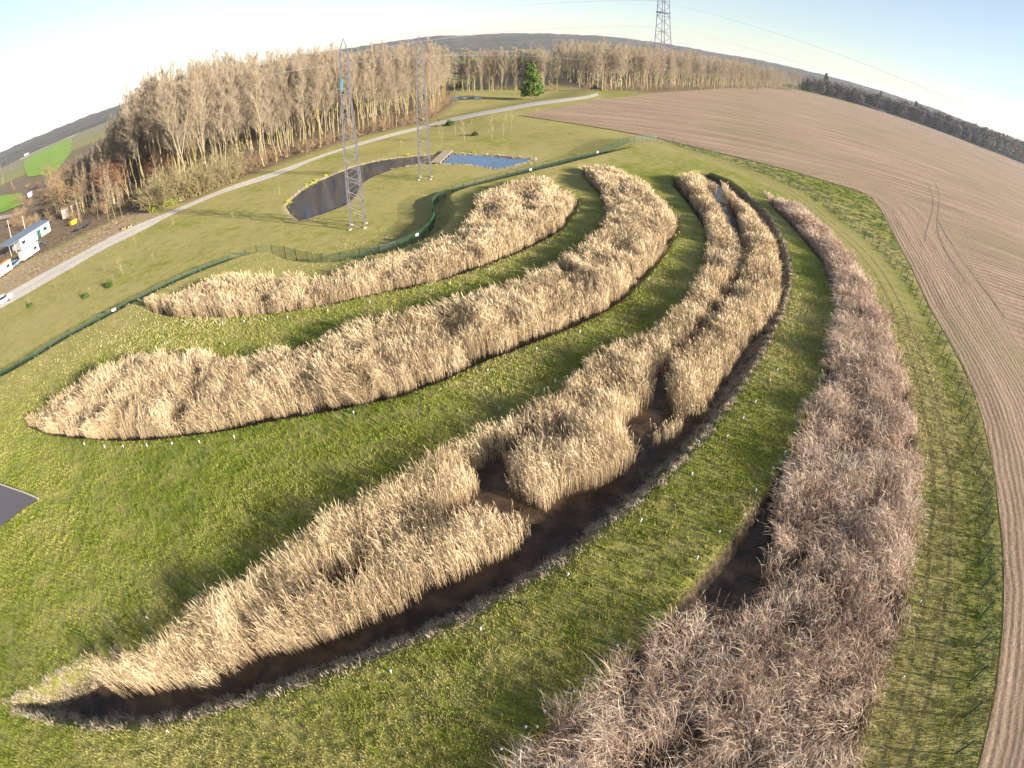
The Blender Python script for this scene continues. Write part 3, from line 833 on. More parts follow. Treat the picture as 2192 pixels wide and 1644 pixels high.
# short lawn: blades standing in the turf, only where one can see them
def lawn(seed, n, rmax):
    r = np.random.default_rng(seed)
    rad = 6 + (rmax - 6) * r.random(n) ** .85
    th = R(-10) + R(200) * r.random(n)
    x, y = rad * np.cos(th), rad * np.sin(th)
    m = (y > -8) & (x > -60) & (x < 48)
    x, y = x[m], y[m]
    bas_ = np.max(np.stack([sdist(x, y, p) + o for p, o in ((BED_A, .7), (BED_B, .7), (BASIN_C, 0), (BASIN_D, 0))]), 0)
    m = (bas_ < .30) & ~inside(x, y, np.concatenate([EDGE_N[10:], [[150, -50], [150, 170]]])) & ~inside(x, y, pad) & ~inside(x, y, POND_L) & ~inside(x, y, POND_R)
    x, y = x[m], y[m]
    n = len(x)
    clump = vnoise(x, y, .32, seed + 3)
    dc = seg_dist(x, y, CREST[::2])
    m = r.random(n) < (1 - .75 * sstep(17, 5, dc)) * (.22 + 1.0 * clump ** 1.5) * sstep(82, 40, np.hypot(x, y))
    x, y, clump, dc = x[m], y[m], clump[m], dc[m]
    n = len(x)
    z = ground_z(x, y) - .01
    dist = np.sqrt(x * x + y * y + CAM_H ** 2)
    dryness = fbm(x, y, 16, 91, 4) + .25 * (vnoise(x, y, 1.6, 92) - .5)
    h = (.10 + .10 * clump ** 1.5 + .06 * r.random(n)) * (1 + .001 * dist)
    w = np.maximum(.022, .0011 * dist) * (.7 + .6 * r.random(n))
    a = r.random(n) * PI
    la = r.random(n) * 2 * PI
    lean = h * (.1 + .45 * r.random(n))
    s = np.column_stack([np.cos(a), np.sin(a), np.zeros(n)]) * w[:, None] / 2
    c = np.column_stack([x, y, z])
    V = np.stack([c - s, c + s, c + np.column_stack([np.cos(la) * lean, np.sin(la) * lean, h])], 1).reshape(-1, 3)
    fd_ = seg_dist(x, y, FENCE_E)
    strip = sstep(9, 6, fd_)
    tint = .42 + 1.25 * (dryness - .42) + r.normal(0, .05, n) + .06 * (clump - .5)
    tint = tint + .26 * strip * sstep(1.6, 2.8, fd_) + .10 * strip - .1 * sstep(1.8, .6, fd_)
    for rt in (3.1, 4.9): h *= 1 - .7 * np.exp(-((fd_ - rt) / .16) ** 2)
    tint = tint + .06 * sstep(36, 60, np.hypot(x, y)) + .22 * sstep(18, 4, dc)
    tint = np.clip(tint, 0, 1)
    me = raw_mesh('lawn_grass', V, tris=np.arange(3 * n).reshape(n, 3), mat=M_LAWN, attrs=dict(tint=np.repeat(tint, 3)))
    return tag(obj('lawn_grass', me), 'short mown grass growing on the dykes and lawns between the reed beds', 'grass', kind='stuff')
M_LAWN = reed_mat('mown_grass', [(0.05, (.060, .098, .012)), (0.32, (.140, .178, .022)), (0.58, (.235, .230, .055)), (0.95, (.42, .36, .17))])
lawn(500, 1600000, 84)

# rough weeds between the fence and the ploughed field
vp = np.concatenate([FENCE_E, EDGE_N[::-1][:28]])
q = scatter(vp, 2.4, 81)
q = q[np.random.default_rng(1).random(len(q)) < vnoise(q[:, 0], q[:, 1], 1.6, 82) * 1.4]
q = q[np.hypot(q[:, 0], q[:, 1]) < 150]
tussocks('verge_weeds', q, .24, M_LUSH, 'rough green weeds on the verge between fence and ploughed field', 'weeds', 83, blades=14, droop=.9, wmin=.03, wide=2.5)

# ------------------------------------------------------------------ small white vent pipes round the beds
M_PVC = flat_mat('white_plastic', (.40, .40, .43), .4, .5, var=.05)
M_PVC2 = flat_mat('weathered_plastic', (.42, .42, .44), .5, .4, var=.1)
def make_vent():
    root = empty('vent_pipe', (0, 0, 0))
    root.scale = (.85, .85, .9)
    MB().lathe([(.05, -.25), (.05, .24)]).build('pipe', M_PVC2, root, True)
    MB().lathe([(.055, .22), (.085, .23), (.085, .265), (.06, .305), (.02, .32)]).build('cap', M_PVC, root, True)
    return root
vent0 = make_vent()
first_vent = [True]
def vents(pts, label, group):
    for p in pts:
        g = G(*p)
        o = vent0 if first_vent[0] else copy_tree(vent0)
        first_vent[0] = False
        o.location = (g[0], g[1], float(ground_z(g[0:1], g[1:2])[0]))
        o.rotation_euler = (rng.normal(0, .06), rng.normal(0, .06), rng.random() * 6)
        tag(o, label, 'vent pipe', group)
vents([(397,692),(477,694),(523,690),(569,686),(616,682),(702,668),(792,649),(963,608),(1047,579),(1173,521),(1211,493),(1237,452),(1241,436)],
      'white capped vent pipe on the grass edge of the innermost reed bed', 'vents of the innermost reed bed')
vents([(354,738),(481,738)], 'white vent pipe half hidden behind the golden reeds of the second bed', 'vents behind the second reed bed')
vents([(182,953),(225,958),(265,958),(316,957),(370,953),(428,948),(502,937),(757,886),(1044,795),(1149,749),(1241,712),(1388,600),(1446,506),(1454,500)],
      'white capped vent pipe on the near edge of the second reed bed', 'vents of the second reed bed')
vents([(317,1324),(1069,877),(1188,818)], 'white vent pipe on the dyke just behind the third reed bed', 'vents behind the third reed bed')
vents([(360,1566),(837,1440),(1029,1349),(1215,1232),(1371,1117),(1481,1018),(1556,937),(1590,898),(1616,863),(1647,818),(1663,795),(1705,676),(1712,632),(1706,595),(1681,519),(1667,494),(1640,464)],
      'white vent pipe on the dyke above the dry tussock bank of the third bed', 'vents of the third reed bed')
vents([(1538,1142),(1491,1198),(1320,1386),(1228,1483),(1166,1526),(1149,1559),(1125,1560),(1073,1606),(1653,1005),(1679,972),(1712,932),(1617,1053),(1760,580),(1777,615)],
      'white vent pipe at the dark water edge of the grey brown reed bed', 'vents on the dyke side of the grey brown bed')
vents([(1828,548),(1860,580),(1893,640),(1984,1040),(1982,1147),(1968,1290),(1930,1452)],
      'white vent pipe between the grey brown reeds and the mown strip', 'vents on the strip side of the grey brown bed')

# ------------------------------------------------------------------ perimeter fences
M_GREEN = flat_mat('shaded_green_paint', (.006, .040, .016), .5, .4)  # green taken near black so the mesh carries the bank's shadow strip
M_DARK = flat_mat('dark_green_post', (.030, .050, .042), .5, .4)
def walk(L, step):
    s = np.concatenate([[0], np.cumsum(np.linalg.norm(np.diff(L, axis=0), axis=1))])
    n = max(2, int(round(s[-1] / step)) + 1)
    u = np.linspace(0, s[-1], n)
    return np.stack([np.interp(u, s, L[:, 0]), np.interp(u, s, L[:, 1])], 1)
def fence(line, label, group, post_mat, wire_mat, h=1.85, vstep=.25, hwires=8, wr=.004, pr=.045):
    pts = walk(line, 2.5)
    z = ground_z(pts[:, 0], pts[:, 1])
    o0 = np.array([pts[0, 0], pts[0, 1], z[0]])
    root = empty('mesh_fence', tuple(o0))
    tag(root, label, 'fence', group)
    pm = MB().bar((0, 0, -.15), (0, 0, h), pr, n=6).box((0, 0, h + .02), (.09, .09, .04)).mesh('post', post_mat)
    for p, zz in zip(pts, z):
        obj('post', pm, root, (p[0] - o0[0], p[1] - o0[1], zz - o0[2]))
    mb = MB()
    L = [np.array([p[0], p[1], zz]) - o0 for p, zz in zip(pts, z)]
    up = np.array([0, 0, 1.0])
    for a, b in zip(L[:-1], L[1:]):
        for k in range(hwires):
            t = .06 + (h - .14) * k / (hwires - 1)
            mb.bar(a + up * t, b + up * t, wr * 1.3, n=3)
        m = max(2, int(np.linalg.norm(b - a) / vstep))
        for k in range(1, m):
            p = a + (b - a) * k / m
            mb.bar(p + up * .06, p + up * (h - .06), wr, n=3)
    mb.build('mesh_panel', wire_mat, root)
    return pts
CR = walk(CREST, 0.5)
ipx = lambda px, py: int(np.argmin(np.hypot(*(CR - gz(px, py)).T)))
i1, i2 = ipx(548, 538), ipx(985, 404)
OFF = offset_line(smooth(CR, 1)[::4], 2.9)
OFF = walk(OFF, .5)
j1, j2 = int(np.argmin(np.hypot(*(OFF - gz(540, 540)).T))), int(np.argmin(np.hypot(*(OFF - gz(975, 400)).T)))
def unloop(L, r=3):
    ker = np.ones(2 * r + 1) / (2 * r + 1)
    E = np.concatenate([np.repeat(L[:1], r, 0), L, np.repeat(L[-1:], r, 0)])
    return np.stack([np.convolve(E[:, k], ker, 'valid') for k in range(2)], 1)
F1 = fence(unloop(OFF[:j1]), 'long green mesh fence at the foot of the bank, left of the pylons', 'perimeter fence', M_GREEN, M_GREEN, vstep=.06, hwires=12, wr=.009, h=1.6)  # dense dark mesh imitates the strip of shade along the bank
F2 = fence(unloop(OFF[j1:j2], 6), 'curved green mesh fence bulging round the foot of the nearer pylon', 'perimeter fence', M_GREEN, M_GREEN, vstep=.07, hwires=14, wr=.0075)
F3 = fence(unloop(np.concatenate([OFF[j2:], P([(1392,303),(1408,303),(1424,304)])])), 'straight green mesh fence running from the curved fence past the blue pond', 'perimeter fence', M_GREEN, M_GREEN, vstep=.08, hwires=14, wr=.007)
F4 = fence(FENCE_E, 'dark mesh fence along the ploughed field on the right', 'perimeter fence', M_DARK, M_DARK, vstep=.30, hwires=7, wr=.006, pr=.055)
M_SIGN = flat_mat('white_sign', (.82, .82, .80), .5, .3, var=.04)
for (px, py), L, lab in (((217, 680), F1, 'white notice board on the long left fence'), ((867, 508), F2, 'white notice board on the curved fence below the nearer pylon'),
                     ((1116, 366), F3, 'white notice board on the fence beside the blue pond'), ((1273, 330), F3, 'white notice board on the fence near the field corner')):
    g = gz(px, py, -.6)
    i = int(np.argmin(np.hypot(*(L - g).T)))
    i = min(max(i, 1), len(L) - 2)
    m = (L[i] + L[i + 1]) / 2
    d = L[i + 1] - L[i]
    a = math.atan2(d[1], d[0])
    zz = float(ground_z(m[0:1], m[1:2])[0]) + 1.25
    root = empty('notice_board', (m[0] + .05 * math.sin(a), m[1] - .05 * math.cos(a), zz), a)
    MB().box((0, 0, 0), (.62, .02, .36)).build('panel', M_SIGN, root)
    for zb in (-.12, .12): MB().box((0, .02, zb), (.58, .018, .04)).build('bracket', M_DARK, root)
    tag(root, lab, 'sign', 'notice boards on the fence')

# ------------------------------------------------------------------ footbridge and pond plants
M_WOODDECK = flat_mat('grey_timber', (.30, .25, .17), .85, .15, var=.25, scale=3)
ba, bb, bw0, bw1 = gz(932, 351, -DROP), gz(960, 324, -DROP), gz(924, 350, -DROP), gz(943, 351, -DROP)
wd = 2.2
d = bb - ba
ln = float(np.linalg.norm(d))
root = empty('footbridge', (*((ba + bb) / 2), -DROP), math.atan2(d[1], d[0]))
mb = MB()
npl = int(ln / .16)
for k in range(npl):
    mb.box((-ln / 2 + (k + .5) * ln / npl, 0, .34), (ln / npl - .012, wd, .05))
mb.build('deck', M_WOODDECK, root)
mb = MB()
for s in (-1, 1):
    mb.box((0, s * (wd / 2 - .1), .24), (ln, .1, .16))
mb.build('beam', M_WOODDECK, root)
for s in (-1, 1):
    for k in range(5):
        MB().bar((-ln / 2 + (k + .5) * ln / 5, s * (wd / 2 - .05), -1.0), (-ln / 2 + (k + .5) * ln / 5, s * (wd / 2 - .05), .31), .08, n=8).build('post', M_WOODDECK, root)
tag(root, 'low grey timber footbridge crossing the pond where dark water meets blue', 'footbridge')

M_DAFF = reed_mat('daffodil_clump', [(0.1, (.10, .16, .01)), (0.5, (.34, .38, .02)), (0.9, (.75, .70, .04))])
dz = [(625,437),(616,432),(632,462),(622,447),(661,402),(668,396),(677,391),(655,405),(697,377),(873,336),(1015,327)]
for i, p in enumerate(dz):
    g = G(*p)
    r = np.random.default_rng(600 + i)
    q = g[:2] + r.normal(0, .17, (9, 2))
    o = tussocks('daffodil_clump', q, .34, M_DAFF, 'clump of yellow flowering plants at the left end of the curved pond' if i < 4 else 'clump of yellow flowering plants on the outer bank of the curved pond' if i < 9 else 'single yellow clump on the pond bank just left of the footbridge' if i == 9 else 'single yellow clump at the far edge of the blue pond', 'plant', 610 + i, blades=14, droop=.5, wmin=.05, kind=None)
    o['group'] = 'yellow clumps round the pond'
q = scatter(POND_L, 9, 620)
q3 = np.concatenate([dense(POND_R, .35), dense(POND_L[10:], .5)]) + rng.normal(0, .35, (len(dense(POND_R, .35)) + len(dense(POND_L[10:], .5)), 2))
tussocks('pond_sedge', np.concatenate([q3, dense(POND_R[4:9], .12) + rng.normal(0, .7, (len(dense(POND_R[4:9], .12)), 2))]), .26, M_DRY, 'brown sedge and rushes fringing the pond', 'sedge', 621, blades=16, wide=2)
# ------------------------------------------------------------------ lattice pylons
M_STEEL = flat_mat('galvanised_steel', (.135, .125, .13), .6, .3, .2, var=.12)
M_STEEL_FAR = flat_mat('weathered_steel', (.10, .10, .15), .8, .1, .0, var=.1)
M_TEAL = flat_mat('teal_cable', (.05, .28, .34), .5)
def lattice(mb, prof, rl, rb, n_panels):
    """four legs following prof [(z, half width)], with zig-zag bracing"""
    zs = np.array([p[0] for p in prof])
    ws = np.array([p[1] for p in prof])
    cum = np.linspace(0, 1, n_panels + 1) ** 0.92
    zz = zs[0] + (zs[-1] - zs[0]) * cum
    c = [(-1, -1), (1, -1), (1, 1), (-1, 1)]
    pt = lambda k, z: np.array([c[k % 4][0], c[k % 4][1], 0]) * np.interp(z, zs, ws) + np.array([0, 0, z])
    legs, brace = mb
    for k in range(4):
        for a, b in zip(zs[:-1], zs[1:]):
            legs[k].bar(pt(k, a), pt(k, b), rl)
    for i, (a, b) in enumerate(zip(zz[:-1], zz[1:])):
        for k in range(4):
            if (i + k) % 2: brace.bar(pt(k, a), pt(k + 1, b), rb, n=3)
            else: brace.bar(pt(k + 1, a), pt(k, b), rb, n=3)
            if i % 3 == 0: brace.bar(pt(k, a), pt(k + 1, a), rb, n=3)
    for k in range(4):
        brace.bar(pt(k, zs[-1]), pt(k + 1, zs[-1]), rb * 1.3, n=4)

def slim_pylon(base, h, w0, w1, rz, label, extra):
    root = empty('lattice_pylon', tuple(base), rz)
    legs, br = [MB() for _ in range(4)], MB()
    lattice((legs, br), [(-.4, w0), (h * .42, w0 * .60 + w1 * .40), (h * .68, w1 * 1.12), (h * .93, w1)], .10, .046, 24)
    for l in legs: l.build('leg', M_STEEL, root)
    br.build('bracing', M_STEEL, root)
    ap = MB()
    for c in ((-1, -1), (1, -1), (1, 1), (-1, 1)):
        ap.bar((c[0] * w1, c[1] * w1, h * .93), (0, 0, h), .05)
    ap.build('peak', M_STEEL, root)
    if extra == 'cable':
        mb = MB()
        for k in range(3): mb.bar((-w1 * 1.2 + .14 * k, -w1 * 1.3, h * .73), (-w1 * .9 + .14 * k, -w1 * 1.5, h * .79), .035, n=6)
        mb.build('cable', M_TEAL, root)
        mb = MB().box((0, 0, h * .725), (w1 * 2.5, w1 * 2.5, .12))
        mb.build('platform', M_STEEL, root)
    else:
        MB().box((0, -w1 * 1.55, h * .60), (w1 * 2.4, .06, .30)).build('plate', M_STEEL, root)
    for c in ((-1, -1), (1, -1), (1, 1), (-1, 1)):
        MB().box((c[0] * w0, c[1] * w0, .05), (.4, .4, .3)).build('footing', flat_mat('concrete', (.38, .36, .32), .9), root)
    return tag(root, label, 'pylon', 'slim pylons on the meadow')
g1, g2 = (G(742, 493) + G(778, 487)) / 2 + [0.3, .9, 0], (G(893, 386) + G(921, 384)) / 2 + [.2, .9, 0]
slim_pylon(g1, 29.2, 1.12, .56, R(8), 'nearer slim lattice pylon standing inside the curved fence', 'cable')
slim_pylon(g2, 28.8, 1.12, .56, R(4), 'farther slim lattice pylon between the pond arm and the footbridge', 'plate')

FP = at_dist(1418, 120, 392.0)
fp = np.array([FP[0], FP[1], 0.0])
root = empty('power_pylon', tuple(fp), R(20))
tag(root, 'large far lattice pylon rising above the bare wood on the right', 'pylon')
legs, br = [MB() for _ in range(4)], MB()
lattice((legs, br), [(0, 5.3), (44, 3.2), (52, 3.0), (60, 2.7), (78, 2.6)], .27, .12, 20)
for l in legs: l.build('leg', M_STEEL_FAR, root)
br.build('bracing', M_STEEL_FAR, root)
mb = MB()
for s in (-1, 1):
    mb.box((0, s * 3.2, 51.5), (7.2, .5, .9)).box((s * 3.4, 0, 51.5), (.5, 5.6, .9))
mb.build('walkway', M_STEEL_FAR, root)
mb = MB()
for s in (-1, 1):
    for t in (-1, 1):
        mb.bar((s * 2.7, t * 2.7, 60), (-s * .3, t * 2.7, 70), .16)
mb.build('crossbrace', M_STEEL_FAR, root)
mb = MB()
for s in (-1, 1):
    for t in (-1.6, 1.6):
        mb.bar((t, s * 2.4, 68.5), (0, s * 12, 70.5), .12).bar((t, s * 2.4, 72), (0, s * 12, 70.8), .12)
mb.build('crossarm', M_STEEL_FAR, root)

M_WIRE = flat_mat('aluminium_cable', (.22, .22, .25), .7, .2, .0)
def cable(pts, d0, d1, label, r=.10):
    """a span through sight lines, levelled out into one smooth sagging curve"""
    n = len(pts)
    q = np.array([at_dist(p[0], p[1], d0 + (d1 - d0) * i / (n - 1)) for i, p in enumerate(pts)])
    s = np.concatenate([[0], np.cumsum(np.linalg.norm(np.diff(q[:, :2], axis=0), axis=1))])
    cx = np.polyfit(s, q, 2 if n > 3 else 1)
    u = np.linspace(0, s[-1], 40)
    C_ = sum(np.outer(u ** (len(cx) - 1 - i), cx[i]) for i in range(len(cx)))
    mb = MB()
    for a, b in zip(C_[:-1], C_[1:]): mb.bar(a, b, r, n=5)
    return tag(mb.build('power_cable', M_WIRE), label, 'power cable', 'high voltage cables')
cable([(1412,3),(1200,5),(1000,18),(850,42),(720,70),(640,85),(560,96),(460,125),(330,165)], 390, 370, 'topmost cable sweeping left across the sky from the far pylon')
cable([(1409,56),(1300,58),(1200,62),(1100,68),(930,84),(760,110),(560,160)], 390, 330, 'lower cable running left from the far pylon just above the hills')
cable([(560,164),(720,137),(847,124),(911,121),(972,120),(1100,119),(1250,128)], 120, 125, 'dark cable crossing low in front of the left wood', .035)
cable([(1436,6),(1519,29),(1615,57),(1727,93),(1807,121),(1900,156),(2040,215)], 390, 460, 'topmost cable falling right across the sky from the far pylon')
cable([(1433,57),(1519,77),(1583,99),(1647,116),(1760,150)], 390, 460, 'lower cable falling right from the far pylon towards the hills')
cable([(1417,147),(1462,154),(1519,163),(1561,170),(1700,196)], 250, 255, 'pale cable crossing in front of the right wood', .08)
cable([(1820,178),(1947,225),(2060,276),(2192,345)], 330, 380, 'upper pale cable crossing in front of the dark trees at the right edge', .09)
cable([(1840,216),(1979,279),(2090,322),(2192,366)], 330, 380, 'lower pale cable crossing in front of the dark trees at the right edge', .09)

# ------------------------------------------------------------------ trees
def seg_mesh(name, segs, mat, sides=3):
    """tapered prisms from an array of segments (x0 y0 z0 x1 y1 z1 r0 r1)"""
    S = np.asarray(segs, float)
    a, b, r0, r1 = S[:, :3], S[:, 3:6], S[:, 6], S[:, 7]
    d = b - a
    d /= np.linalg.norm(d, axis=1)[:, None] + 1e-9
    ref = np.where(np.abs(d[:, 2:3]) < .9, [[0, 0, 1.0]], [[1.0, 0, 0]])
    u = np.cross(d, ref)
    u /= np.linalg.norm(u, axis=1)[:, None]
    v = np.cross(d, u)
    n = len(S)
    ang = np.arange(sides) * 2 * PI / sides
    ring = np.cos(ang)[None, :, None] * u[:, None] + np.sin(ang)[None, :, None] * v[:, None]
    V = np.concatenate([a[:, None] + ring * r0[:, None, None], b[:, None] + ring * r1[:, None, None]], 1).reshape(-1, 3)
    base = np.arange(n)[:, None] * 2 * sides
    Q = np.concatenate([np.stack([base[:, 0] + i, base[:, 0] + (i + 1) % sides, base[:, 0] + sides + (i + 1) % sides, base[:, 0] + sides + i], 1) for i in range(sides)])
    return V, Q

def grow(seed, H, first, nb, up, reach, sub, twig, r_trunk, twig_r, wob=.02, forks=0):
    """trunk and branch segments of a leafless tree"""
    r = np.random.default_rng(seed)
    tr, br = [], []
    def stem(p, az, lean, h, rad, n=7):
        pts = [np.array(p, float)]
        for k in range(n):
            st = h / n
            off = np.array([math.cos(az) * lean, math.sin(az) * lean, 1.0])
            off[:2] += r.normal(0, wob * 4, 2)
            pts.append(pts[-1] + off / np.linalg.norm(off) * st)
        rr = [rad * (1 - .93 * k / n) for k in range(n + 1)]
        for k in range(n): tr.append((*pts[k], *pts[k + 1], rr[k], rr[k + 1]))
        return np.array(pts), rr
    stems = [stem((0, 0, -.3), 0, 0, H, r_trunk)]
    for f in range(forks):
        z = H * (.12 + .2 * r.random())
        stems.append(stem((0, 0, z), r.random() * 2 * PI, .16 + .16 * r.random(), (H - z) * (.75 + .2 * r.random()), r_trunk * .6))
    for pts, rr in stems:
        m = max(4, int(nb / (1 + .6 * forks)))
        for i in range(m):
            t = first + (1 - first) * ((i + r.random()) / m) ** .9
            t = min(t, .985)
            k = min(int(t * (len(pts) - 1)), len(pts) - 2)
            f = t * (len(pts) - 1) - k
            p = pts[k] + (pts[k + 1] - pts[k]) * f
            az = i * 2.4 + r.normal(0, .5)
            L = H * reach * (1.05 - .72 * t) * (.7 + .6 * r.random())
            el = up + r.normal(0, .14) + .25 * t
            d = np.array([math.cos(az) * math.cos(el), math.sin(az) * math.cos(el), math.sin(el)])
            q1 = p + d * L * .5
            d2 = d + np.array([r.normal(0, .12), r.normal(0, .12), .22])
            q2 = q1 + d2 / np.linalg.norm(d2) * L * .5
            rb = max(twig_r * 1.3, rr[k] * .38)
            br.append((*p, *q1, rb, rb * .7))
            br.append((*q1, *q2, rb * .7, twig_r * .8))
            for j in range(sub):
                s = .25 + .75 * (j + r.random()) / sub
                a = p + (q1 - p) * (s / .5) if s < .5 else q1 + (q2 - q1) * ((s - .5) / .5)
                az2 = az + r.normal(0, .9)
                e2 = el + r.normal(.1, .30)
                l2 = L * (.5 - .25 * s) * (.6 + .8 * r.random())
                dd = np.array([math.cos(az2) * math.cos(e2), math.sin(az2) * math.cos(e2), math.sin(e2)])
                e = a + dd * l2
                br.append((*a, *e, twig_r * 1.2, twig_r * .6))
                for w in range(twig):
                    s2 = .2 + .8 * r.random()
                    b0 = a + (e - a) * s2
                    d3 = dd + r.normal(0, .55, 3) + np.array([0, 0, .15])
                    br.append((*b0, *(b0 + d3 / np.linalg.norm(d3) * l2 * (.35 + .5 * r.random())), twig_r * .75, twig_r * .35))
    return tr, br

def bark(name, a, b, moss=None):
    k = NT(name, .9, .1)
    c = k.mix(k.ramp(k.noise(.9, 4), [(.35, 0.), (.65, 1.)]), a, b)
    if moss: c = k.mix(k.ramp(k.noise(.16, 3), [(.48, 0.), (.62, .75)]), c, moss)
    return k.color(c).m
M_TRUNK = bark('pale_poplar_bark', (.18, .145, .10), (.30, .25, .165), (.25, .22, .06))
M_TWIG = bark('tan_twigs', (.20, .155, .110), (.33, .262, .188))
M_TWIG2 = bark('buff_twigs', (.22, .172, .122), (.37, .295, .212))
M_ALDER_T = bark('alder_bark', (.24, .19, .13), (.36, .30, .18), (.34, .31, .08))
M_ALDER = bark('red_brown_twigs', (.15, .075, .05), (.27, .145, .095))
M_HEDGE = bark('olive_twigs', (.165, .135, .068), (.29, .24, .125))
M_BROWNB = bark('brown_scrub_twigs', (.17, .115, .070), (.31, .22, .13))
M_FARTW = bark('grey_tan_twigs', (.20, .158, .115), (.34, .27, .19))
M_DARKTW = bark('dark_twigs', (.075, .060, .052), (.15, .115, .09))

def tree_variant(tr, br, tm, bm_, nm):
    Vt, Qt = seg_mesh('t', tr, None, 6)
    Vb, Qb = seg_mesh('b', br, None, 3)
    return raw_mesh(nm + '_trunk', Vt, quads=Qt, mat=tm, smoothed=True), raw_mesh(nm + '_crown', Vb, quads=Qb, mat=bm_)

def plant_tree(name, var, p, h, rz, label, cat, group, s_xy=1.0):
    root = empty(name, tuple(p), rz)
    root.scale = (h * s_xy, h * s_xy, h)
    obj('trunk', var[0], root)
    obj('crown', var[1], root)
    return tag(root, label, cat, group)

def unit(seg, H):
    a = np.asarray(seg, float) / H
    return a
POP = []
for i in range(8):
    tr, br = grow(1000 + i, 26, .26 + .08 * (i % 3), 46, .92, .21, 9, 8, .15, .0165, forks=(0, 0, 1, 0, 2, 0, 0, 1)[i])
    POP.append(tree_variant(unit(tr, 26), unit(br, 26), M_TRUNK, M_TWIG if i % 2 else M_TWIG2, 'poplar'))
ALD = []
for i in range(5):
    tr, br = grow(1100 + i, 12, .18, 26, .45, .30, 6, 6, .15, .022, forks=1 + i % 2)
    ALD.append(tree_variant(unit(tr, 12), unit(br, 12), M_ALDER_T, M_ALDER if i < 3 else M_BROWNB, 'alder'))
FAR = []
for i in range(6):
    tr, br = grow(1200 + i, 24, .14 + .1 * (i % 2), 36, .80, .24, 7, 6, .16, .034, forks=i % 3)
    FAR.append(tree_variant(unit(tr, 24), unit(br, 24), M_ALDER_T, M_FARTW, 'far_tree'))

def along(L, u):
    s = np.concatenate([[0], np.cumsum(np.linalg.norm(np.diff(L, axis=0), axis=1))])
    i = u * s[-1]
    return np.array([np.interp(i, s, L[:, 0]), np.interp(i, s, L[:, 1])])
def gzv(p):
    return float(terrain(np.array([p[0]]), np.array([p[1]]))[0])

# left wood: individual poplars of the front rows, the rest one mass of trunks and crowns
front = GL([(395,428),(480,392),(560,362),(640,335),(740,302),(830,279),(900,263),(940,247),(966,222),(962,200)])[:, :2]
r = np.random.default_rng(33)
npop = 0
flen = float(np.linalg.norm(np.diff(front, axis=0), axis=1).sum())
t = np.gradient(front, axis=0)
for row, (off, step) in enumerate(((3.5, 4.6), (8.5, 4.8), (14, 5.2), (20, 6.0))):
    m = int(flen / step)
    for i in range(m):
        u = (i + .5 + r.normal(0, .28)) / m
        p = along(front, np.clip(u, 0, 1))
        q = along(front, np.clip(u + .02, 0, 1)) - along(front, np.clip(u - .02, 0, 1))
        q /= np.linalg.norm(q)
        p = p + np.array([-q[1], q[0]]) * (off + r.normal(0, 1.1))
        h = 26.5 * (1.06 - .22 * np.clip(u, 0, 1) ** 2) * (.86 + .22 * r.random()) * (1 + .12 * (1 - sstep(0, .35, u)))
        if row == 0 and r.random() < .25: h *= .75
        lab = ('slim pale trunked bare poplar in the front row of the left wood', 'bare poplar just behind the front row of the left wood', 'bare poplar standing back in the left wood, mostly crown showing', 'bare poplar standing back in the left wood, mostly crown showing')[row]
        v = POP[int(r.integers(8))]
        o = plant_tree('poplar_tree', v, (*p, gzv(p)), h, r.random() * 6, lab, 'tree', 'poplars of the left wood, ' + ('front row', 'second row', 'back rows', 'back rows')[row], .85 + .3 * r.random())
        npop += 1
def forest_mass(name, pts, hs, variants, label, seed, mats, thin=1.0):
    rr = np.random.default_rng(seed)
    groups = {}
    for p, h in zip(pts, hs):
        v = variants[int(rr.integers(len(variants)))]
        a = rr.random() * 2 * PI
        ca, sa = math.cos(a), math.sin(a)
        for tr, s in ((v[0], 6), (v[1], 3)):
            S = np.array(tr)
            if s == 3 and thin < 1: S = S[rr.random(len(S)) < thin]
            S = S * h
            o = S.copy()
            for c in (0, 3):
                o[:, c] = S[:, c] * ca - S[:, c + 1] * sa + p[0]
                o[:, c + 1] = S[:, c] * sa + S[:, c + 1] * ca + p[1]
                o[:, c + 2] = S[:, c + 2] + p[2]
            groups.setdefault(s, []).append(o)
    V1, Q1 = seg_mesh('', np.concatenate(groups[6]), None, 4)
    V2, Q2 = seg_mesh('', np.concatenate(groups[3]), None, 3)
    me = raw_mesh(name, np.concatenate([V1, V2]), quads=np.concatenate([Q1, Q2 + len(V1)]), mat=mats[0])
    me.materials.append(mats[1])
    mi = np.concatenate([np.zeros(len(Q1), np.int32), np.ones(len(Q2), np.int32)])
    me.polygons.foreach_set('material_index', mi)
    return tag(obj(name, me), label, 'wood', kind='stuff')
LITE = []
for i in range(6):
    tr, br = grow(1300 + i, 25, .30, 22, .88, .22, 7, 5, .17, .030, forks=i % 2)
    LITE.append((unit(tr, 25), unit(br, 25)))
q = scatter(WOOD_L, .052, 41)
dfr = seg_dist(q[:, 0], q[:, 1], front)
sx_ = q[:, 0] * 0.0
keep = (dfr > 21) & (dfr < 210) & (q[:, 0] > -290) & (np.hypot(q[:, 0], q[:, 1]) < 420)
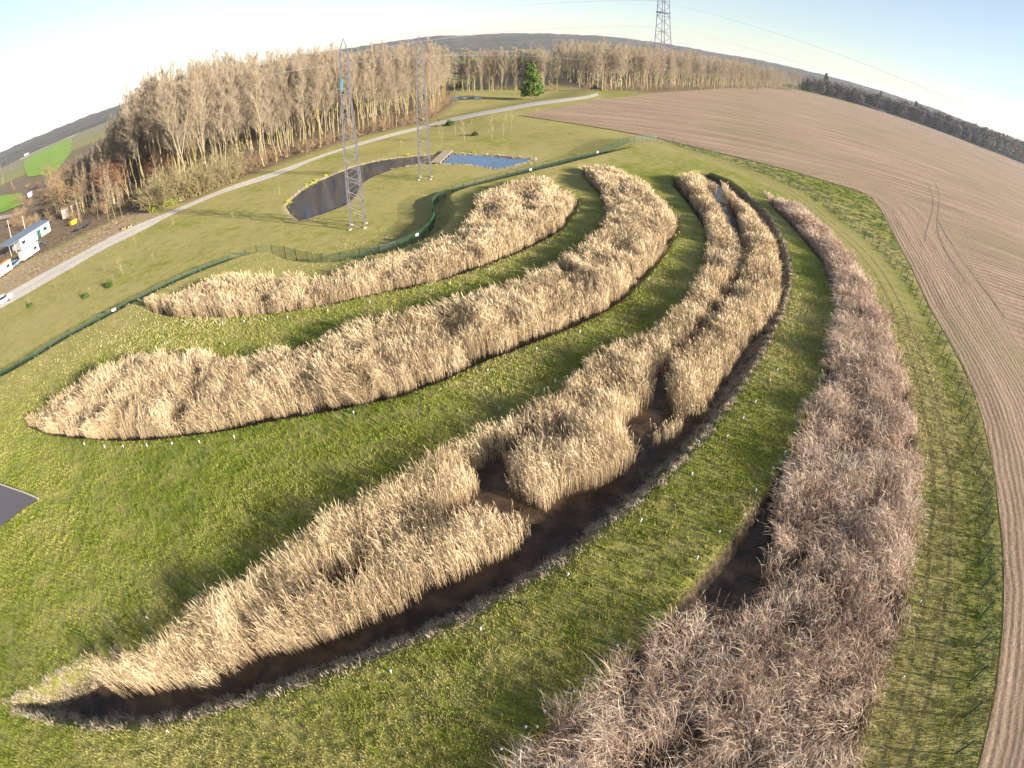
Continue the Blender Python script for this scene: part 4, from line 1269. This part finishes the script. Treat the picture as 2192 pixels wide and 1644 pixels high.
# thin out behind: only the crowns show there
keep &= (np.random.default_rng(3).random(len(q)) < np.where(dfr < 60, 1.0, .55))
azl = math.atan2(*sight(160, 350)[:2])
keep &= np.arctan2(q[:, 0], q[:, 1]) > azl
keep &= ~((q[:, 0] < -75) & (q[:, 1] < 114 - .25 * (q[:, 0] + 75)))
q = q[keep]
hh = 25.5 * (.80 + .26 * np.random.default_rng(4).random(len(q))) * (1 - .12 * sstep(60, 150, seg_dist(q[:, 0], q[:, 1], front))) * (1.0 - .2 * sstep(230, 330, q[:, 1])) * (.42 + .58 * sstep(azl, math.atan2(*sight(345, 300)[:2]), np.arctan2(q[:, 0], q[:, 1]))) * (1 + .30 * sstep(-60, -105, q[:, 0]) - .35 * sstep(-150, -230, q[:, 0]))
print('left wood mass', len(q), 'individual poplars', npop)
forest_mass('woodland', [(a, b, gzv((a, b))) for a, b in q], hh, LITE, 'tan mass of bare poplar crowns filling the left wood', 42, (M_TRUNK, M_TWIG))

# bare scrub and alders at the left end of the wood
ALS = []
def spots(px_pts):
    return [G(*p) for p in px_pts]
r = np.random.default_rng(55)
for i in range(54):
    u, w_ = r.random(), r.random()
    px, py = 225 + 190 * u, 448 - 60 * u - 62 * w_
    g = G(px, py)
    h = (10.5 + 4.5 * r.random()) * (1 + .25 * w_)
    plant_tree('alder_tree', ALD[int(r.integers(3))], g, h, r.random() * 6, 'reddish brown bare alder beside the poplars at the left end of the wood', 'tree', 'reddish alders at the left end of the wood', .95 + .3 * r.random())
for i in range(52):
    u, w_ = r.random(), r.random()
    px, py = 105 + 160 * u, 470 - 20 * u - 80 * w_
    g = G(px, py)
    plant_tree('scrub_tree', ALD[3 + int(r.integers(2))], g, 8.5 + 5.5 * r.random(), r.random() * 6, 'thin brown bare tree among the sheds at the far left', 'tree', 'brown bare trees round the sheds', .8 + .3 * r.random())
for (px, py, h) in ((15, 352, 19), (4, 372, 21), (28, 380, 14), (-8, 392, 18), (10, 405, 12), (30, 415, 10), (-4, 430, 10)):
    plant_tree('poplar_tree', POP[int(r.integers(8))], G(px, py), h, r.random() * 6, 'tall hazy bare tree at the left edge of the picture beyond the green fields', 'tree', 'bare trees at the left edge', .7)
for (px, py, h) in ((232, 470, 11), (247, 468, 12.5), (262, 466, 9), (212, 471, 10), (176, 486, 6)):
    plant_tree('lichen_tree', POP[int(r.integers(8))], G(px, py), h, r.random() * 6, 'thin yellowish trunk standing in front of the sheds by the clearing', 'tree', 'yellowish trunks by the clearing', .9)

def bush(seed, n_stem, spread, twigs):
    rr = np.random.default_rng(seed)
    S = []
    for k in range(n_stem):
        a, e = rr.random() * 2 * PI, .55 + .9 * rr.random()
        d = np.array([math.cos(a) * math.cos(e) * spread, math.sin(a) * math.cos(e) * spread, math.sin(e)])
        L = .65 + .4 * rr.random()
        p0 = np.array([rr.normal(0, .08), rr.normal(0, .08), -.02])
        p1 = p0 + d * L * .5
        p2 = p1 + (d + np.array([0, 0, .25])) * L * .5
        S += [(*p0, *p1, .012, .009), (*p1, *p2, .009, .005)]
        for j in range(twigs):
            t = .2 + .8 * rr.random()
            b0 = p0 + (p1 - p0) * t / .5 if t < .5 else p1 + (p2 - p1) * (t - .5) / .5
            d2 = d + rr.normal(0, .65, 3) + np.array([0, 0, .3])
            l2 = (.15 + .22 * rr.random())
            b1 = b0 + d2 / np.linalg.norm(d2) * l2
            S.append((*b0, *b1, .006, .003))
            for m in range(2):
                d3 = d2 + rr.normal(0, .8, 3)
                bm0 = b0 + (b1 - b0) * rr.random()
                S.append((*bm0, *(bm0 + d3 / np.linalg.norm(d3) * l2 * .6), .004, .002))
    return S
def bush_mesh(S, mat, nm):
    V, Q = seg_mesh('', S, None, 3)
    return raw_mesh(nm, V, quads=Q, mat=mat)
BU_H = [bush_mesh(bush(1400 + i, 20, .9, 9), M_HEDGE, 'hedge_bush') for i in range(3)]
BU_B = [bush_mesh(bush(1410 + i, 18, .95, 8), M_BROWNB, 'scrub_bush') for i in range(3)]
def plant_bush(name, me, p, h, label, group, cat='shrub', sx=1.0):
    o = obj(name, me, None, tuple(p))
    o.scale = (h * sx, h * sx, h)
    o.rotation_euler = (0, 0, rng.random() * 6)
    return tag(o, label, cat, group)
r = np.random.default_rng(66)
for i in range(34):
    u = (i % 17 + r.random()) / 17
    px, py = 318 + 195 * u, 455 - 72 * u - (i // 17) * (14 + 10 * r.random())
    plant_bush('hedge_shrub', BU_H[int(r.integers(3))], G(px, py), 4.6 + 2.6 * r.random(), 'olive twiggy shrub in the hedge between the gravel path and the poplars', 'olive hedge by the path', sx=1.15)
L_ = front[1:]
for i in range(56):
    u = (i + r.random()) / 56
    p = along(L_, u)
    q = along(L_, min(u + .02, 1)) - along(L_, max(u - .02, 0))
    q /= np.linalg.norm(q) + 1e-9
    p = p + np.array([-q[1], q[0]]) * (1.0 + 5 * r.random())
    plant_bush('brown_shrub', BU_B[int(r.integers(3))], (*p, gzv(p)), 2.2 + 2.6 * r.random(), 'low brown twiggy shrub at the foot of the poplars along the path', 'brown scrub under the poplars', sx=1.1)
for i in range(90):
    u, w_ = r.random(), r.random()
    plant_bush('brown_shrub', BU_B[int(r.integers(3))], G(30 + 230 * u, 497 - 42 * u - 95 * w_), 1.6 + 2.6 * r.random(), 'low brown bush among the sheds and parked cars', 'brown bushes round the sheds')

# far wood on the right of the meadow
fr = np.array([gz(p[0], p[1]) for p in [(985,189),(1060,188),(1110,186),(1180,188),(1240,190),(1300,196),(1400,194),(1500,191),(1600,191),(1680,192),(1718,193)]])
r = np.random.default_rng(77)
n_far = 0
for i in range(64):
    u = r.random()
    p = fr[0] + (fr[3] - fr[0]) * u + r.normal(0, 2.0, 2) + np.array([0, 4])
    plant_tree('roadside_tree', FAR[int(r.integers(6))], (*p, gzv(p)), 19.5 + 4 * r.random(), r.random() * 6, 'dark slim bare tree in the row behind the lone pine', 'tree', 'row of slim trees behind the pine', .75)
for row in range(2):
    for i in range(44):
        u = (i + r.random()) / 44
        p = along(fr[4:], u ** 1.25) + np.array([r.normal(0, 2), 3 + row * 7 + r.normal(0, 1.5)]) * (1 + 1.2 * u)
        plant_tree('bare_tree', FAR[int(r.integers(6))], (*p, 0.0), (26 - 3.0 * u) * (.82 + .28 * r.random()), r.random() * 6, 'greyish bare tree on the edge of the wood beyond the ploughed field', 'tree', 'wood edge beyond the ploughed field', .9 + .3 * r.random())
        n_far += 1
q = scatter(WOOD_R, .034, 43)
q = q[(seg_dist(q[:, 0], q[:, 1], fr) < 95) & (seg_dist(q[:, 0], q[:, 1], fr) > 9) & ~((q[:, 0] < 28) & (q[:, 1] > 292)) ]
hh = (24.0 - 4.5 * sstep(60, 330, q[:, 0])) * (.82 + .25 * np.random.default_rng(5).random(len(q)))
print('right wood mass', len(q))
forest_mass('woodland', [(a, b, 0.0) for a, b in q], hh, LITE, 'greyish mass of bare trees filling the wood beyond the ploughed field', 44, (M_ALDER_T, M_FARTW))
for i in range(40):
    p = along(fr, r.random()) + r.normal(0, 1.5, 2) + np.array([0, 1.5])
    plant_bush('brown_shrub', BU_B[int(r.integers(3))], (*p, gzv(p) if p[0] < 45 else 0), 2.2 + 2.8 * r.random(), 'brown bush at the foot of the far wood', 'brown bushes along the far wood')

# dark shaded wood at the right, with a few tall conifers
def conifer(seed, n_whorl, mat_t, mat_c, nm, dens=1.0, droop=.15, taper=1.0):
    rr = np.random.default_rng(seed)
    tr = [(0, 0, -.02, 0, 0, .5, .016, .011), (0, 0, .5, 0, 0, .98, .011, .002)]
    V, Q = [], []
    n = 0
    C = []
    for k in range(n_whorl):
        z = .13 + .85 * (k / n_whorl) ** 1.05
        rad = .30 * (1 - (z - .13) / .87) ** taper + .02
        for b in range(7):
            a = rr.random() * 2 * PI
            L = rad * (.65 + .5 * rr.random())
            e = np.array([math.cos(a) * L, math.sin(a) * L, z - L * droop + .06 * L + rr.normal(0, .012)])
            tr.append((0, 0, z, *e, .004, .0012))
            m = int((10 + 26 * L / .3) * dens)
            s = rr.random(m) ** .6
            C.append(np.array([0, 0, z]) + (e - np.array([0, 0, z])) * s[:, None] + rr.normal(0, .013, (m, 3)) * (1 + s[:, None]))
    C = np.concatenate(C)
    m = len(C)
    d = rr.normal(0, 1, (m, 3)); d /= np.linalg.norm(d, axis=1)[:, None]
    e = np.cross(d, rr.normal(0, 1, (m, 3))); e /= np.linalg.norm(e, axis=1)[:, None]
    s = (.012 + .012 * rr.random(m))[:, None]
    V = np.stack([C - d * s, C + d * s, C + e * s * 1.5], 1).reshape(-1, 3)
    Vt, Qt = seg_mesh('', tr, None, 5)
    return (raw_mesh(nm + '_trunk', Vt, quads=Qt, mat=mat_t), raw_mesh(nm + '_crown', V, tris=np.arange(3 * m).reshape(m, 3), mat=mat_c))
M_NEEDLE = bark('bright_pine_needles', (.055, .095, .014), (.13, .19, .030))
M_NEEDLE_D = bark('dark_needles', (.018, .030, .016), (.045, .062, .028))
M_PTRUNK = bark('pine_bark', (.15, .10, .07), (.24, .17, .12))
PINE = conifer(1500, 26, M_PTRUNK, M_NEEDLE, 'pine', 2.2, .05, .62)
DCON = [conifer(1510 + i, 20, M_PTRUNK, M_NEEDLE_D, 'dark_conifer', 1.3, .2, .8) for i in range(3)]
g = G(1138, 213)
plant_tree('pine_tree', PINE, g, 16.5, .5, 'lone bright green pine on the lawn beside the gravel path', 'tree', None, .98)
def dense_crown(seed, mat_t, mat_c, nm, n=700):
    """round crown of dense twigs and ivy on a short trunk"""
    rr = np.random.default_rng(seed)
    d = rr.normal(0, 1, (n, 3)); d /= np.linalg.norm(d, axis=1)[:, None]
    k_ = rr.normal(0, 1, (9, 3)); k_ /= np.linalg.norm(k_, axis=1)[:, None]
    lump = .72 + .28 * np.max(d @ k_.T, 1) ** 3
    C = d * (rr.random(n) ** .35 * lump)[:, None] * np.array([.30, .30, .46]) + np.array([0, 0, .52])
    a = rr.normal(0, 1, (n, 3)); a /= np.linalg.norm(a, axis=1)[:, None]
    e = np.cross(a, rr.normal(0, 1, (n, 3))); e /= np.linalg.norm(e, axis=1)[:, None]
    sz = (.025 + .03 * rr.random(n))[:, None]
    V = np.stack([C - a * sz, C + a * sz, C + e * sz * 1.6], 1).reshape(-1, 3)
    tr, br = grow(seed, 1.0, .2, 10, .7, .25, 3, 2, .02, .004, forks=1)
    Vt, Qt = seg_mesh('', tr + br, None, 4)
    return (raw_mesh(nm + '_trunk', Vt, quads=Qt, mat=mat_t), raw_mesh(nm + '_crown', V, tris=np.arange(3 * n).reshape(n, 3), mat=mat_c))
DK = [dense_crown(1600 + i, M_DARKTW, M_DARKTW, 'dark_tree') for i in range(4)]
dk = np.array([gz(p[0], p[1]) for p in [(1726,196),(1800,214),(1900,243),(2000,277),(2100,316),(2192,352),(2260,385)]])
tops = {0: 20, 1: 40}
r = np.random.default_rng(88)
for row in range(2):
    for i in range(62):
        u = (i + r.random()) / 62
        p = along(dk, u) + np.array([r.normal(0, 2), 4 + row * 12 + r.normal(0, 3)])
        h = (21 + 24 * u ** 1.3) * (.70 + .45 * r.random())
        if (i + row) % 3 == 0:
            plant_tree('dark_conifer', DCON[int(r.integers(3))], (*p, 0.0), h * .9, r.random() * 6, 'dark evergreen in the shaded wood edge at the right', 'tree', 'dark evergreens at the right', 1.05)
        else:
            plant_tree('dark_tree', DK[int(r.integers(4))], (*p, 0.0), h, r.random() * 6, 'dark bare tree in the shaded wood edge at the right', 'tree', 'dark bare trees at the right', 1.15)
for px, py, h in ((1766, 203, 35), (1882, 236, 31), (1957, 262, 33)):
    p = gz(px, py) * 1.06
    plant_tree('tall_conifer', DCON[int(r.integers(3))], (*p, 0.0), h, r.random() * 6, {1766: 'tall lone conifer sticking up above the left end of the dark wood', 1882: 'broad dark conifer above the middle of the dark wood', 1957: 'small dark conifer tip above the right part of the dark wood'}[px], 'tree', None, .7)
pts, hs = [], []
for i in range(900):
    u = r.random()
    p = along(dk, u) * (1.02 + .20 * r.random())
    pts.append((*p, 0.0))
    hs.append((21 + 25 * u ** 1.3) * (.58 + .55 * r.random()))
def crown_mass(name, pts, hs, label, seed, mat, per=150):
    rr = np.random.default_rng(seed)
    pts, hs = np.array(pts), np.array(hs)
    n = len(pts) * per
    c, h = np.repeat(pts, per, 0), np.repeat(hs, per)
    d = rr.normal(0, 1, (n, 3)); d /= np.linalg.norm(d, axis=1)[:, None]
    C = c + d * (rr.random(n) ** .4 * h)[:, None] * np.array([.30, .30, .48]) + np.column_stack([np.zeros(n), np.zeros(n), h * .52])
    a = rr.normal(0, 1, (n, 3)); a /= np.linalg.norm(a, axis=1)[:, None]
    e = np.cross(a, rr.normal(0, 1, (n, 3))); e /= np.linalg.norm(e, axis=1)[:, None]
    sz = (h * (.025 + .03 * rr.random(n)))[:, None]
    a[:, 2] *= .2
    e = e * .4 + np.array([0, 0, 1.0])
    V = np.stack([C - a * sz * .6, C + a * sz * .6, C + e * sz * 2.6], 1).reshape(-1, 3)
    return tag(obj(name, raw_mesh(name, V, tris=np.arange(3 * n).reshape(n, 3), mat=mat)), label, 'wood', kind='stuff')
crown_mass('woodland', pts, hs, 'dark brown wood stretching to the right edge behind the field', 89, M_DARKTW)

# saplings and bushes on the meadow
r = np.random.default_rng(99)
SAP = []
for i in range(3):
    tr, br = grow(1800 + i, 3.2, .2, 12, .9, .28, 3, 2, .03, .010, forks=1)
    SAP.append(tree_variant(unit(tr, 3.2), unit(br, 3.2), M_TRUNK, M_TWIG2, 'sapling'))
for px, py, h in ((160,588,2.6),(263,588,3.6),(245,613,2.2),(196,636,2.0),(66,656,2.2),(372,485,2.4),(290,523,2.6),(225,582,2.4),(330,560,1.8),(120,618,1.8),(600,420,2.2),(500,470,2.0)):
    plant_tree('sapling', SAP[int(r.integers(3))], G(px, py), h, r.random() * 6, 'thin bare sapling planted on the meadow between the left fence and the path', 'sapling', 'saplings left of the pylons')
for px, py, h in ((945,303,6),(993,302,7),(1053,302,7),(1078,297,4.5),(1095,280,6.5),(1083,262,5),(1010,268,4),(975,290,4),(1150,252,3.5),(890,312,3),(860,322,3)):
    plant_tree('sapling', SAP[int(r.integers(3))], G(px, py), h, r.random() * 6, 'thin pale sapling on the meadow between the pond and the ploughed field', 'sapling', 'saplings beyond the pond')
def leaf_bush(seed, mat, nm, n=900):
    rr = np.random.default_rng(seed)
    d = rr.normal(0, 1, (n, 3)); d /= np.linalg.norm(d, axis=1)[:, None]
    d[:, 2] = np.abs(d[:, 2])
    lump = .7 + .3 * np.sin(d[:, 0] * 4 + 1) * np.cos(d[:, 1] * 5)
    C = d * (rr.random(n) ** .4 * lump)[:, None] * np.array([.6, .6, 1.0])
    a = rr.normal(0, 1, (n, 3)); a /= np.linalg.norm(a, axis=1)[:, None]
    e = np.cross(a, rr.normal(0, 1, (n, 3))); e /= np.linalg.norm(e, axis=1)[:, None]
    V = np.stack([C - a * .06, C + a * .06, C + e * .11], 1).reshape(-1, 3)
    return raw_mesh(nm, V, tris=np.arange(3 * n).reshape(n, 3), mat=mat)
M_LEAF = bark('dark_green_leaves', (.035, .065, .014), (.085, .13, .025))
M_LEAF2 = bark('yellow_green_leaves', (.13, .15, .03), (.25, .26, .06))
LB, LB2 = leaf_bush(1900, M_LEAF, 'evergreen_bush'), leaf_bush(1901, M_LEAF2, 'yellow_bush')
for px, py, h, lab in ((1017, 290, 1.6, 'dark green bush on the meadow beyond the blue pond'), (962, 268, 2.2, 'small green bush at the edge of the gravel path beyond the farther pylon'),
                       (235, 614, 1.4, 'lone dark bush casting a long shadow on the left meadow'), (184, 637, 1.1, 'small dark bush left of the lone bush on the left meadow'), (64, 656, 1.0, 'small dark bush on the meadow close to the white car'),
                       (985, 187, 6.0, 'tall yellowish evergreen bush left of the pine below the row of slim trees')):
    plant_bush('meadow_bush', LB, G(px, py), h, lab, None, 'bush', 1.3 if h < 3 else .8)
for i in range(5):
    px = 320 + 7 * i
    plant_bush('yellow_bush', LB2, G(330 + 12 * i, 452 - 5 * i), 2.4 + rng.random(), 'yellow green leafy bush at the bottom of the olive hedge by the path', 'yellow bushes in the hedge', 'bush', .9)

# ------------------------------------------------------------------ sheds, trailers and cars at the far left
M_ROOF = flat_mat('blue_grey_roof', (.13, .16, .21), .6, .3, var=.15, scale=.6)
M_WALLG = flat_mat('pale_green_wall', (.16, .34, .25), .7, .2, var=.12, scale=.8)
M_WHITE = flat_mat('white_panel', (.46, .455, .45), .45, .4, var=.05)
M_GLASS = flat_mat('dark_glass', (.02, .024, .03), .08, .6)
M_ORANGE = flat_mat('orange_roof', (.62, .20, .05), .6, .3, var=.15)
M_TYRE = flat_mat('tyre_rubber', (.02, .02, .02), .85, .1)
M_WOODW = flat_mat('weathered_boards', (.50, .44, .36), .85, .1, var=.2)
M_YELLOW = flat_mat('yellow_paint', (.70, .42, .03), .5, .3)

a, b = G(47, 534), G(109, 494)
d = (b - a)[:2]
L = float(np.linalg.norm(d))
rz = math.atan2(d[1], d[0])
root = empty('long_hut', tuple((a + b) / 2), rz)
tag(root, 'long low hut with blue grey sloping roof and white and green wall', 'hut')
Wd, Hh = 6.5, 3.2
MB().box((0, Wd / 2, Hh / 2 - .2), (L, Wd, Hh)).build('wall', M_WHITE, root)
rf = MB().extrude([(-L / 2 - 4.5, Hh - .15), (L / 2 + .5, Hh - .15), (L / 2 + .5, Hh), (-L / 2 - 4.5, Hh)], -.5, Wd + .8)
ro = rf.build('roof', M_ROOF, root)
ro.rotation_euler = (R(4), 0, 0)
rb = MB()
for k in range(20): rb.box((-L / 2 - 4 + k * (L + 4.5) / 19.5, Wd / 2 + .1, Hh + .03), (.07, Wd + 1.2, .08))
rbo = rb.build('roof_rib', M_ROOF, ro)
for k in range(4):
    f = MB().box((-L / 2 + 4.0 + k * 2.1, -.03, 1.45), (1.9, .08, 2.3)).build('wall_panel', M_WALLG, root)
f = MB().box((L / 2 - 4.6, -.03, 1.15), (1.3, .08, 2.3)).build('door', M_GLASS, root)
MB().box((.45, -.05, 0), (.05, .08, .2)).build('handle', M_STEEL, f, loc=(L / 2 - 4.6, 0, 1.15))
for x in (-L / 2 + 1.2, L / 2 - 2.0):
    f = MB().box((x, -.03, 1.6), (1.5, .07, 1.1)).build('window', M_WHITE, root)
    MB().box((x, -.08, 1.6), (1.3, .04, .9)).build('pane', M_GLASS, f)
for x in (-L / 2 - 4.2, -L / 2 - 2.2):
    MB().bar((x, -.2, -.2), (x, -.2, Hh - .3), .07).build('porch_post', M_WOODW, root)

def vehicle(name, p, rz, L, Wd, Ht, mat, label, kind='car', cat='car', group=None):
    root = empty(name, tuple(p), rz)
    tag(root, label, cat, group)
    if kind == 'car':
        prof = [(-L / 2, .35), (L / 2, .35), (L / 2, .72), (L / 2 - .9, .88), (L / 2 - 1.5, .90), (-L / 2 + .1, .92), (-L / 2, .70)]
        MB().extrude(prof, -Wd / 2, Wd / 2).build('body', mat, root)
        top = [(-L / 2 + .25, .90), (L / 2 - 1.35, .90), (L / 2 - 2.05, Ht - .04), (-L / 2 + 1.3, Ht), (-L / 2 + .75, Ht - .06)]
        MB().extrude(top, -Wd / 2 + .1, Wd / 2 - .1).build('cabin', M_GLASS, root)
        MB().box((-.30, 0, Ht), (L * .36, Wd - .24, .05)).build('roof', mat, root)
        for s in (-1, 1):
            MB().box((L / 2 + .005, s * (Wd / 2 - .3), .66), (.06, .34, .14)).build('headlight', M_PVC, root)
            MB().box((-L / 2 - .005, s * (Wd / 2 - .25), .74), (.06, .24, .16)).build('tail_light', M_ORANGE, root)
        ax = (L / 2 - .85, -L / 2 + .8)
    elif kind == 'box':
        MB().box((0, 0, .55 + (Ht - .55) / 2), (L, Wd, Ht - .55)).build('body', mat, root)
        MB().box((0, 0, Ht + .06), (L + .15, Wd + .15, .12)).build('roof', M_ORANGE if 'orange' in label else mat, root)
        f = MB().box((L * .28, -Wd / 2 - .03, Ht * .62), (1.1, .06, .75)).build('window', M_STEEL, root)
        MB().box((L * .28, -Wd / 2 - .065, Ht * .62), (.95, .03, .6)).build('pane', M_GLASS, f)
        MB().box((-L * .18, -Wd / 2 - .03, .62 + (Ht - .9) / 2), (.8, .05, Ht - .95)).build('door', M_PVC2, root)
        MB().bar((L / 2, 0, .5), (L / 2 + 1.1, 0, .45), .06).build('tow_bar', M_STEEL, root)
        ax = (0.3, -.5)
    for x in ax:
        for s in (-1, 1):
            w_ = MB().lathe([(.1, -.1), (.31, -.1), (.33, -.06), (.33, .06), (.31, .1), (.1, .1)], n=14).build('wheel', M_TYRE, root, loc=(x, s * (Wd / 2 - .06), .33))
            w_.rotation_euler = (PI / 2, 0, 0)
            MB().lathe([(.17, -.11), (.17, .11)], n=10).build('rim', M_STEEL, w_)
    return root
rzp = rz
M_CARW = flat_mat('white_car_paint', (.74, .74, .76), .25, .5, var=.03)
M_CARD = flat_mat('dark_car_paint', (.035, .037, .045), .25, .5, var=.05)
M_CARB = flat_mat('blue_grey_car_paint', (.16, .20, .26), .25, .5, var=.05)
vehicle('caravan', G(65, 551), rz + .05, 5.8, 2.3, 2.7, M_WHITE, 'white caravan parked in front of the long hut', 'box', 'caravan')
vehicle('caravan', G(9, 590), rz - .1, 5.2, 2.4, 2.9, M_WHITE, 'white cabin trailer with an orange roof at the left edge', 'box', 'caravan')
vehicle('parked_car', G(88, 530), rz + .2, 4.2, 1.75, 1.45, M_CARD, 'dark car parked at the right end of the white caravan', group='cars by the sheds')
vehicle('parked_car', G(35, 569), rz + .4, 4.2, 1.75, 1.45, M_CARB, 'blue grey car parked between the two white trailers', group='cars by the sheds')
pth = G(82, 607) - G(5, 648)
vehicle('white_car', G(10, 647), math.atan2(pth[1], pth[0]), 4.3, 1.8, 1.5, M_CARW, 'white car driving on the gravel path at the left edge')
root = empty('board_shed', tuple(G(146, 464)), rz + .3)
tag(root, 'small pale timber shed among the bare trees', 'shed')
MB().box((0, 0, 1.5), (3.0, 2.6, 3.2)).build('wall', M_WOODW, root)
MB().extrude([(-1.8, 3.05), (1.8, 3.05), (0, 4.0)], -1.6, 1.6).build('roof', M_BROWNB, root)
MB().box((.5, -1.33, 1.0), (.9, .06, 2.0)).build('door', M_CARD, root)
vehicle('white_van', G(66, 422), rz + .9, 5.6, 2.2, 2.6, M_WHITE, 'distant white van beside the bare trees, above the hut', 'box', 'van')
vehicle('white_van', G(165, 441), rz, 4.8, 2.0, 2.3, M_WHITE, 'small white van half hidden behind the shed trees', 'box', 'van')
root = empty('far_barn', (*gz(57, 333, -DROP), -DROP), .4)
tag(root, 'tiny white barn far away in the green field', 'barn')
MB().box((0, 0, 2.0), (12, 7, 4)).build('wall', M_WHITE, root)
MB().extrude([(-6.3, 4), (6.3, 4), (5.5, 6), (-5.5, 6)], -3.8, 3.8).build('roof', M_WHITE, root)
root = empty('trailer_frame', tuple(G(180, 487)), rz + .1)
tag(root, 'dark flat trailer parked under the thin trees', 'trailer')
MB().box((0, 0, .75), (6.0, 2.2, .25)).build('bed', M_CARD, root)
for x in (-.6, .6):
    for s in (-1, 1):
        w_ = MB().lathe([(.1, -.1), (.31, -.1), (.33, .06), (.31, .1), (.1, .1)], n=12).build('wheel', M_TYRE, root, loc=(x, s * 1.0, .33))
        w_.rotation_euler = (PI / 2, 0, 0)
g = G(157, 480)
root = empty('yellow_skip', tuple(g), rz)
tag(root, 'small yellow skip beside the timber shed', 'skip')
MB().box((0, 0, .55), (1.9, 1.3, 1.0), taper=1.25).build('body', M_YELLOW, root)
MB().box((0, 0, 1.08), (2.45, 1.7, .06)).build('rim', M_YELLOW, root)
for px, py, lab in ((25, 512, 'leaning timber pole behind the blue grey roof'), (57, 505, 'thin timber pole rising over the middle of the hut roof')):
    g = G(px, py)
    root = empty('timber_pole', tuple(g))
    tag(root, lab, 'pole')
    MB().bar((0, 0, -.3), (.25, 0, 6.5), .11, .08, n=7).build('shaft', M_WOODW, root)
    MB().bar((-.5, 0, 6.1), (.9, 0, 6.1), .05).build('crosspiece', M_WOODW, root)
# stacked logs beside the path
M_LOG = bark('cut_log', (.24, .17, .08), (.38, .29, .15))
r = np.random.default_rng(121)
for i, (px, py) in enumerate(((262, 491), (268, 489), (274, 487), (280, 485))):
    o = MB()
    g = G(px, py)
    o.lathe([(.22, -.9), (.24, -.2), (.23, .9)], n=10)
    oo = o.build('cut_log', M_LOG, smoothed=False, loc=(g[0], g[1], g[2] + .24))
    oo.rotation_euler = (PI / 2, 0, r.random() * .6 + .4)
    tag(oo, 'short cut log lying by the path at the end of the clearing', 'log', 'cut logs by the path')
# brushwood left on the clearing
q = GL([(px + rng.normal(0, 6), py + rng.normal(0, 4)) for px, py in [(60 + 4 * i, 590 - 2.35 * i) for i in range(62)] for _ in range(3)])
q = q[:, :2]
ok = seg_dist(q[:, 0], q[:, 1], far_edge[:, :2]) > 1.6
tussocks('brushwood', q[ok], .55, reed_mat('brushwood', [(.1, (.15, .10, .06)), (.5, (.34, .24, .15)), (.9, (.55, .42, .29))]), 'litter of cut brushwood and bark on the brown clearing beside the path', 'brushwood', 131, blades=14, droop=1.4, wmin=.04, wide=5)

# a walker on the path
M_COAT, M_TROU, M_SKIN, M_HAIR = flat_mat('dark_coat', (.05, .05, .07), .8), flat_mat('dark_trousers', (.035, .035, .045), .8), flat_mat('skin', (.45, .29, .21), .6), flat_mat('brown_hair', (.05, .03, .02), .7)
def skin_body(name, verts, edges, radii, mat, parent=None, sub=2):
    me = bpy.data.meshes.new(name)
    me.from_pydata(verts, edges, [])
    o = obj(name, me, parent)
    sk = o.modifiers.new('skin', 'SKIN')
    sk.use_smooth_shade = True
    for v, rr in zip(me.skin_vertices[0].data, radii): v.radius = (rr, rr)
    me.skin_vertices[0].data[0].use_root = True
    ss = o.modifiers.new('sub', 'SUBSURF')
    ss.levels = ss.render_levels = sub
    me.materials.append(mat)
    return o
g = (G(939, 264) + G(939, 262)) / 2
V = [(0, 0, .95), (0, 0, 1.15), (0, 0, 1.38), (0, .01, 1.50), (0, .02, 1.60), (0, .02, 1.70),
     (-.10, 0, .90), (-.11, .14, .50), (-.11, .18, .10), (-.11, .30, .05), (.10, 0, .90), (.11, -.08, .50), (.11, -.28, .12), (.11, -.18, .04),
     (-.19, 0, 1.38), (-.24, -.06, 1.10), (-.24, .04, .86), (-.24, .07, .78), (.19, 0, 1.38), (.24, .06, 1.10), (.24, .16, .88), (.24, .19, .80)]
Ed = [(0, 1), (1, 2), (2, 3), (3, 4), (4, 5), (0, 6), (6, 7), (7, 8), (8, 9), (0, 10), (10, 11), (11, 12), (12, 13), (2, 14), (14, 15), (15, 16), (16, 17), (2, 18), (18, 19), (19, 20), (20, 21)]
Rd = [.14, .14, .15, .055, .09, .075, .10, .065, .045, .035, .10, .065, .045, .035, .07, .05, .04, .025, .07, .05, .04, .025]
wk = skin_body('person', V, Ed, Rd, M_SKIN)
wk.location = tuple(g + [0, 0, .05])
wk.rotation_euler = (0, 0, 1.9)
tag(wk, 'person in dark clothes walking along the gravel path beyond the farther pylon', 'person')
skin_body('coat', [V[0], V[1], V[2], V[14], V[15], V[16], V[18], V[19], V[20], (0, 0, .80)], [(0, 1), (1, 2), (2, 3), (3, 4), (4, 5), (2, 6), (6, 7), (7, 8), (0, 9)], [.17, .165, .17, .085, .065, .055, .085, .065, .055, .17], M_COAT, wk)
skin_body('trousers', [V[0], V[6], V[7], V[8], V[10], V[11], V[12]], [(0, 1), (1, 2), (2, 3), (0, 4), (4, 5), (5, 6)], [.16, .115, .08, .06, .115, .08, .06], M_TROU, wk)
skin_body('hair', [(0, 0, 1.63), (0, 0, 1.735)], [(0, 1)], [.085, .07], M_HAIR, wk, 1)

# ------------------------------------------------------------------ thin winter haze over the country
k = bpy.data.materials.new('haze')
k.use_nodes = True
kt = k.node_tree
kt.nodes.remove(kt.nodes['Principled BSDF'])
vol = kt.nodes.new('ShaderNodeVolumePrincipled')
vol.inputs['Color'].default_value = (.80, .86, 1.0, 1)
vol.inputs['Density'].default_value = 0.00008
vol.inputs['Anisotropy'].default_value = 0.2
kt.links.new(vol.outputs[0], kt.nodes['Material Output'].inputs['Volume'])
hb = MB().box((0, 0, 47), (13000, 13000, 106)).build('haze', k)
tag(hb, kind='stuff')
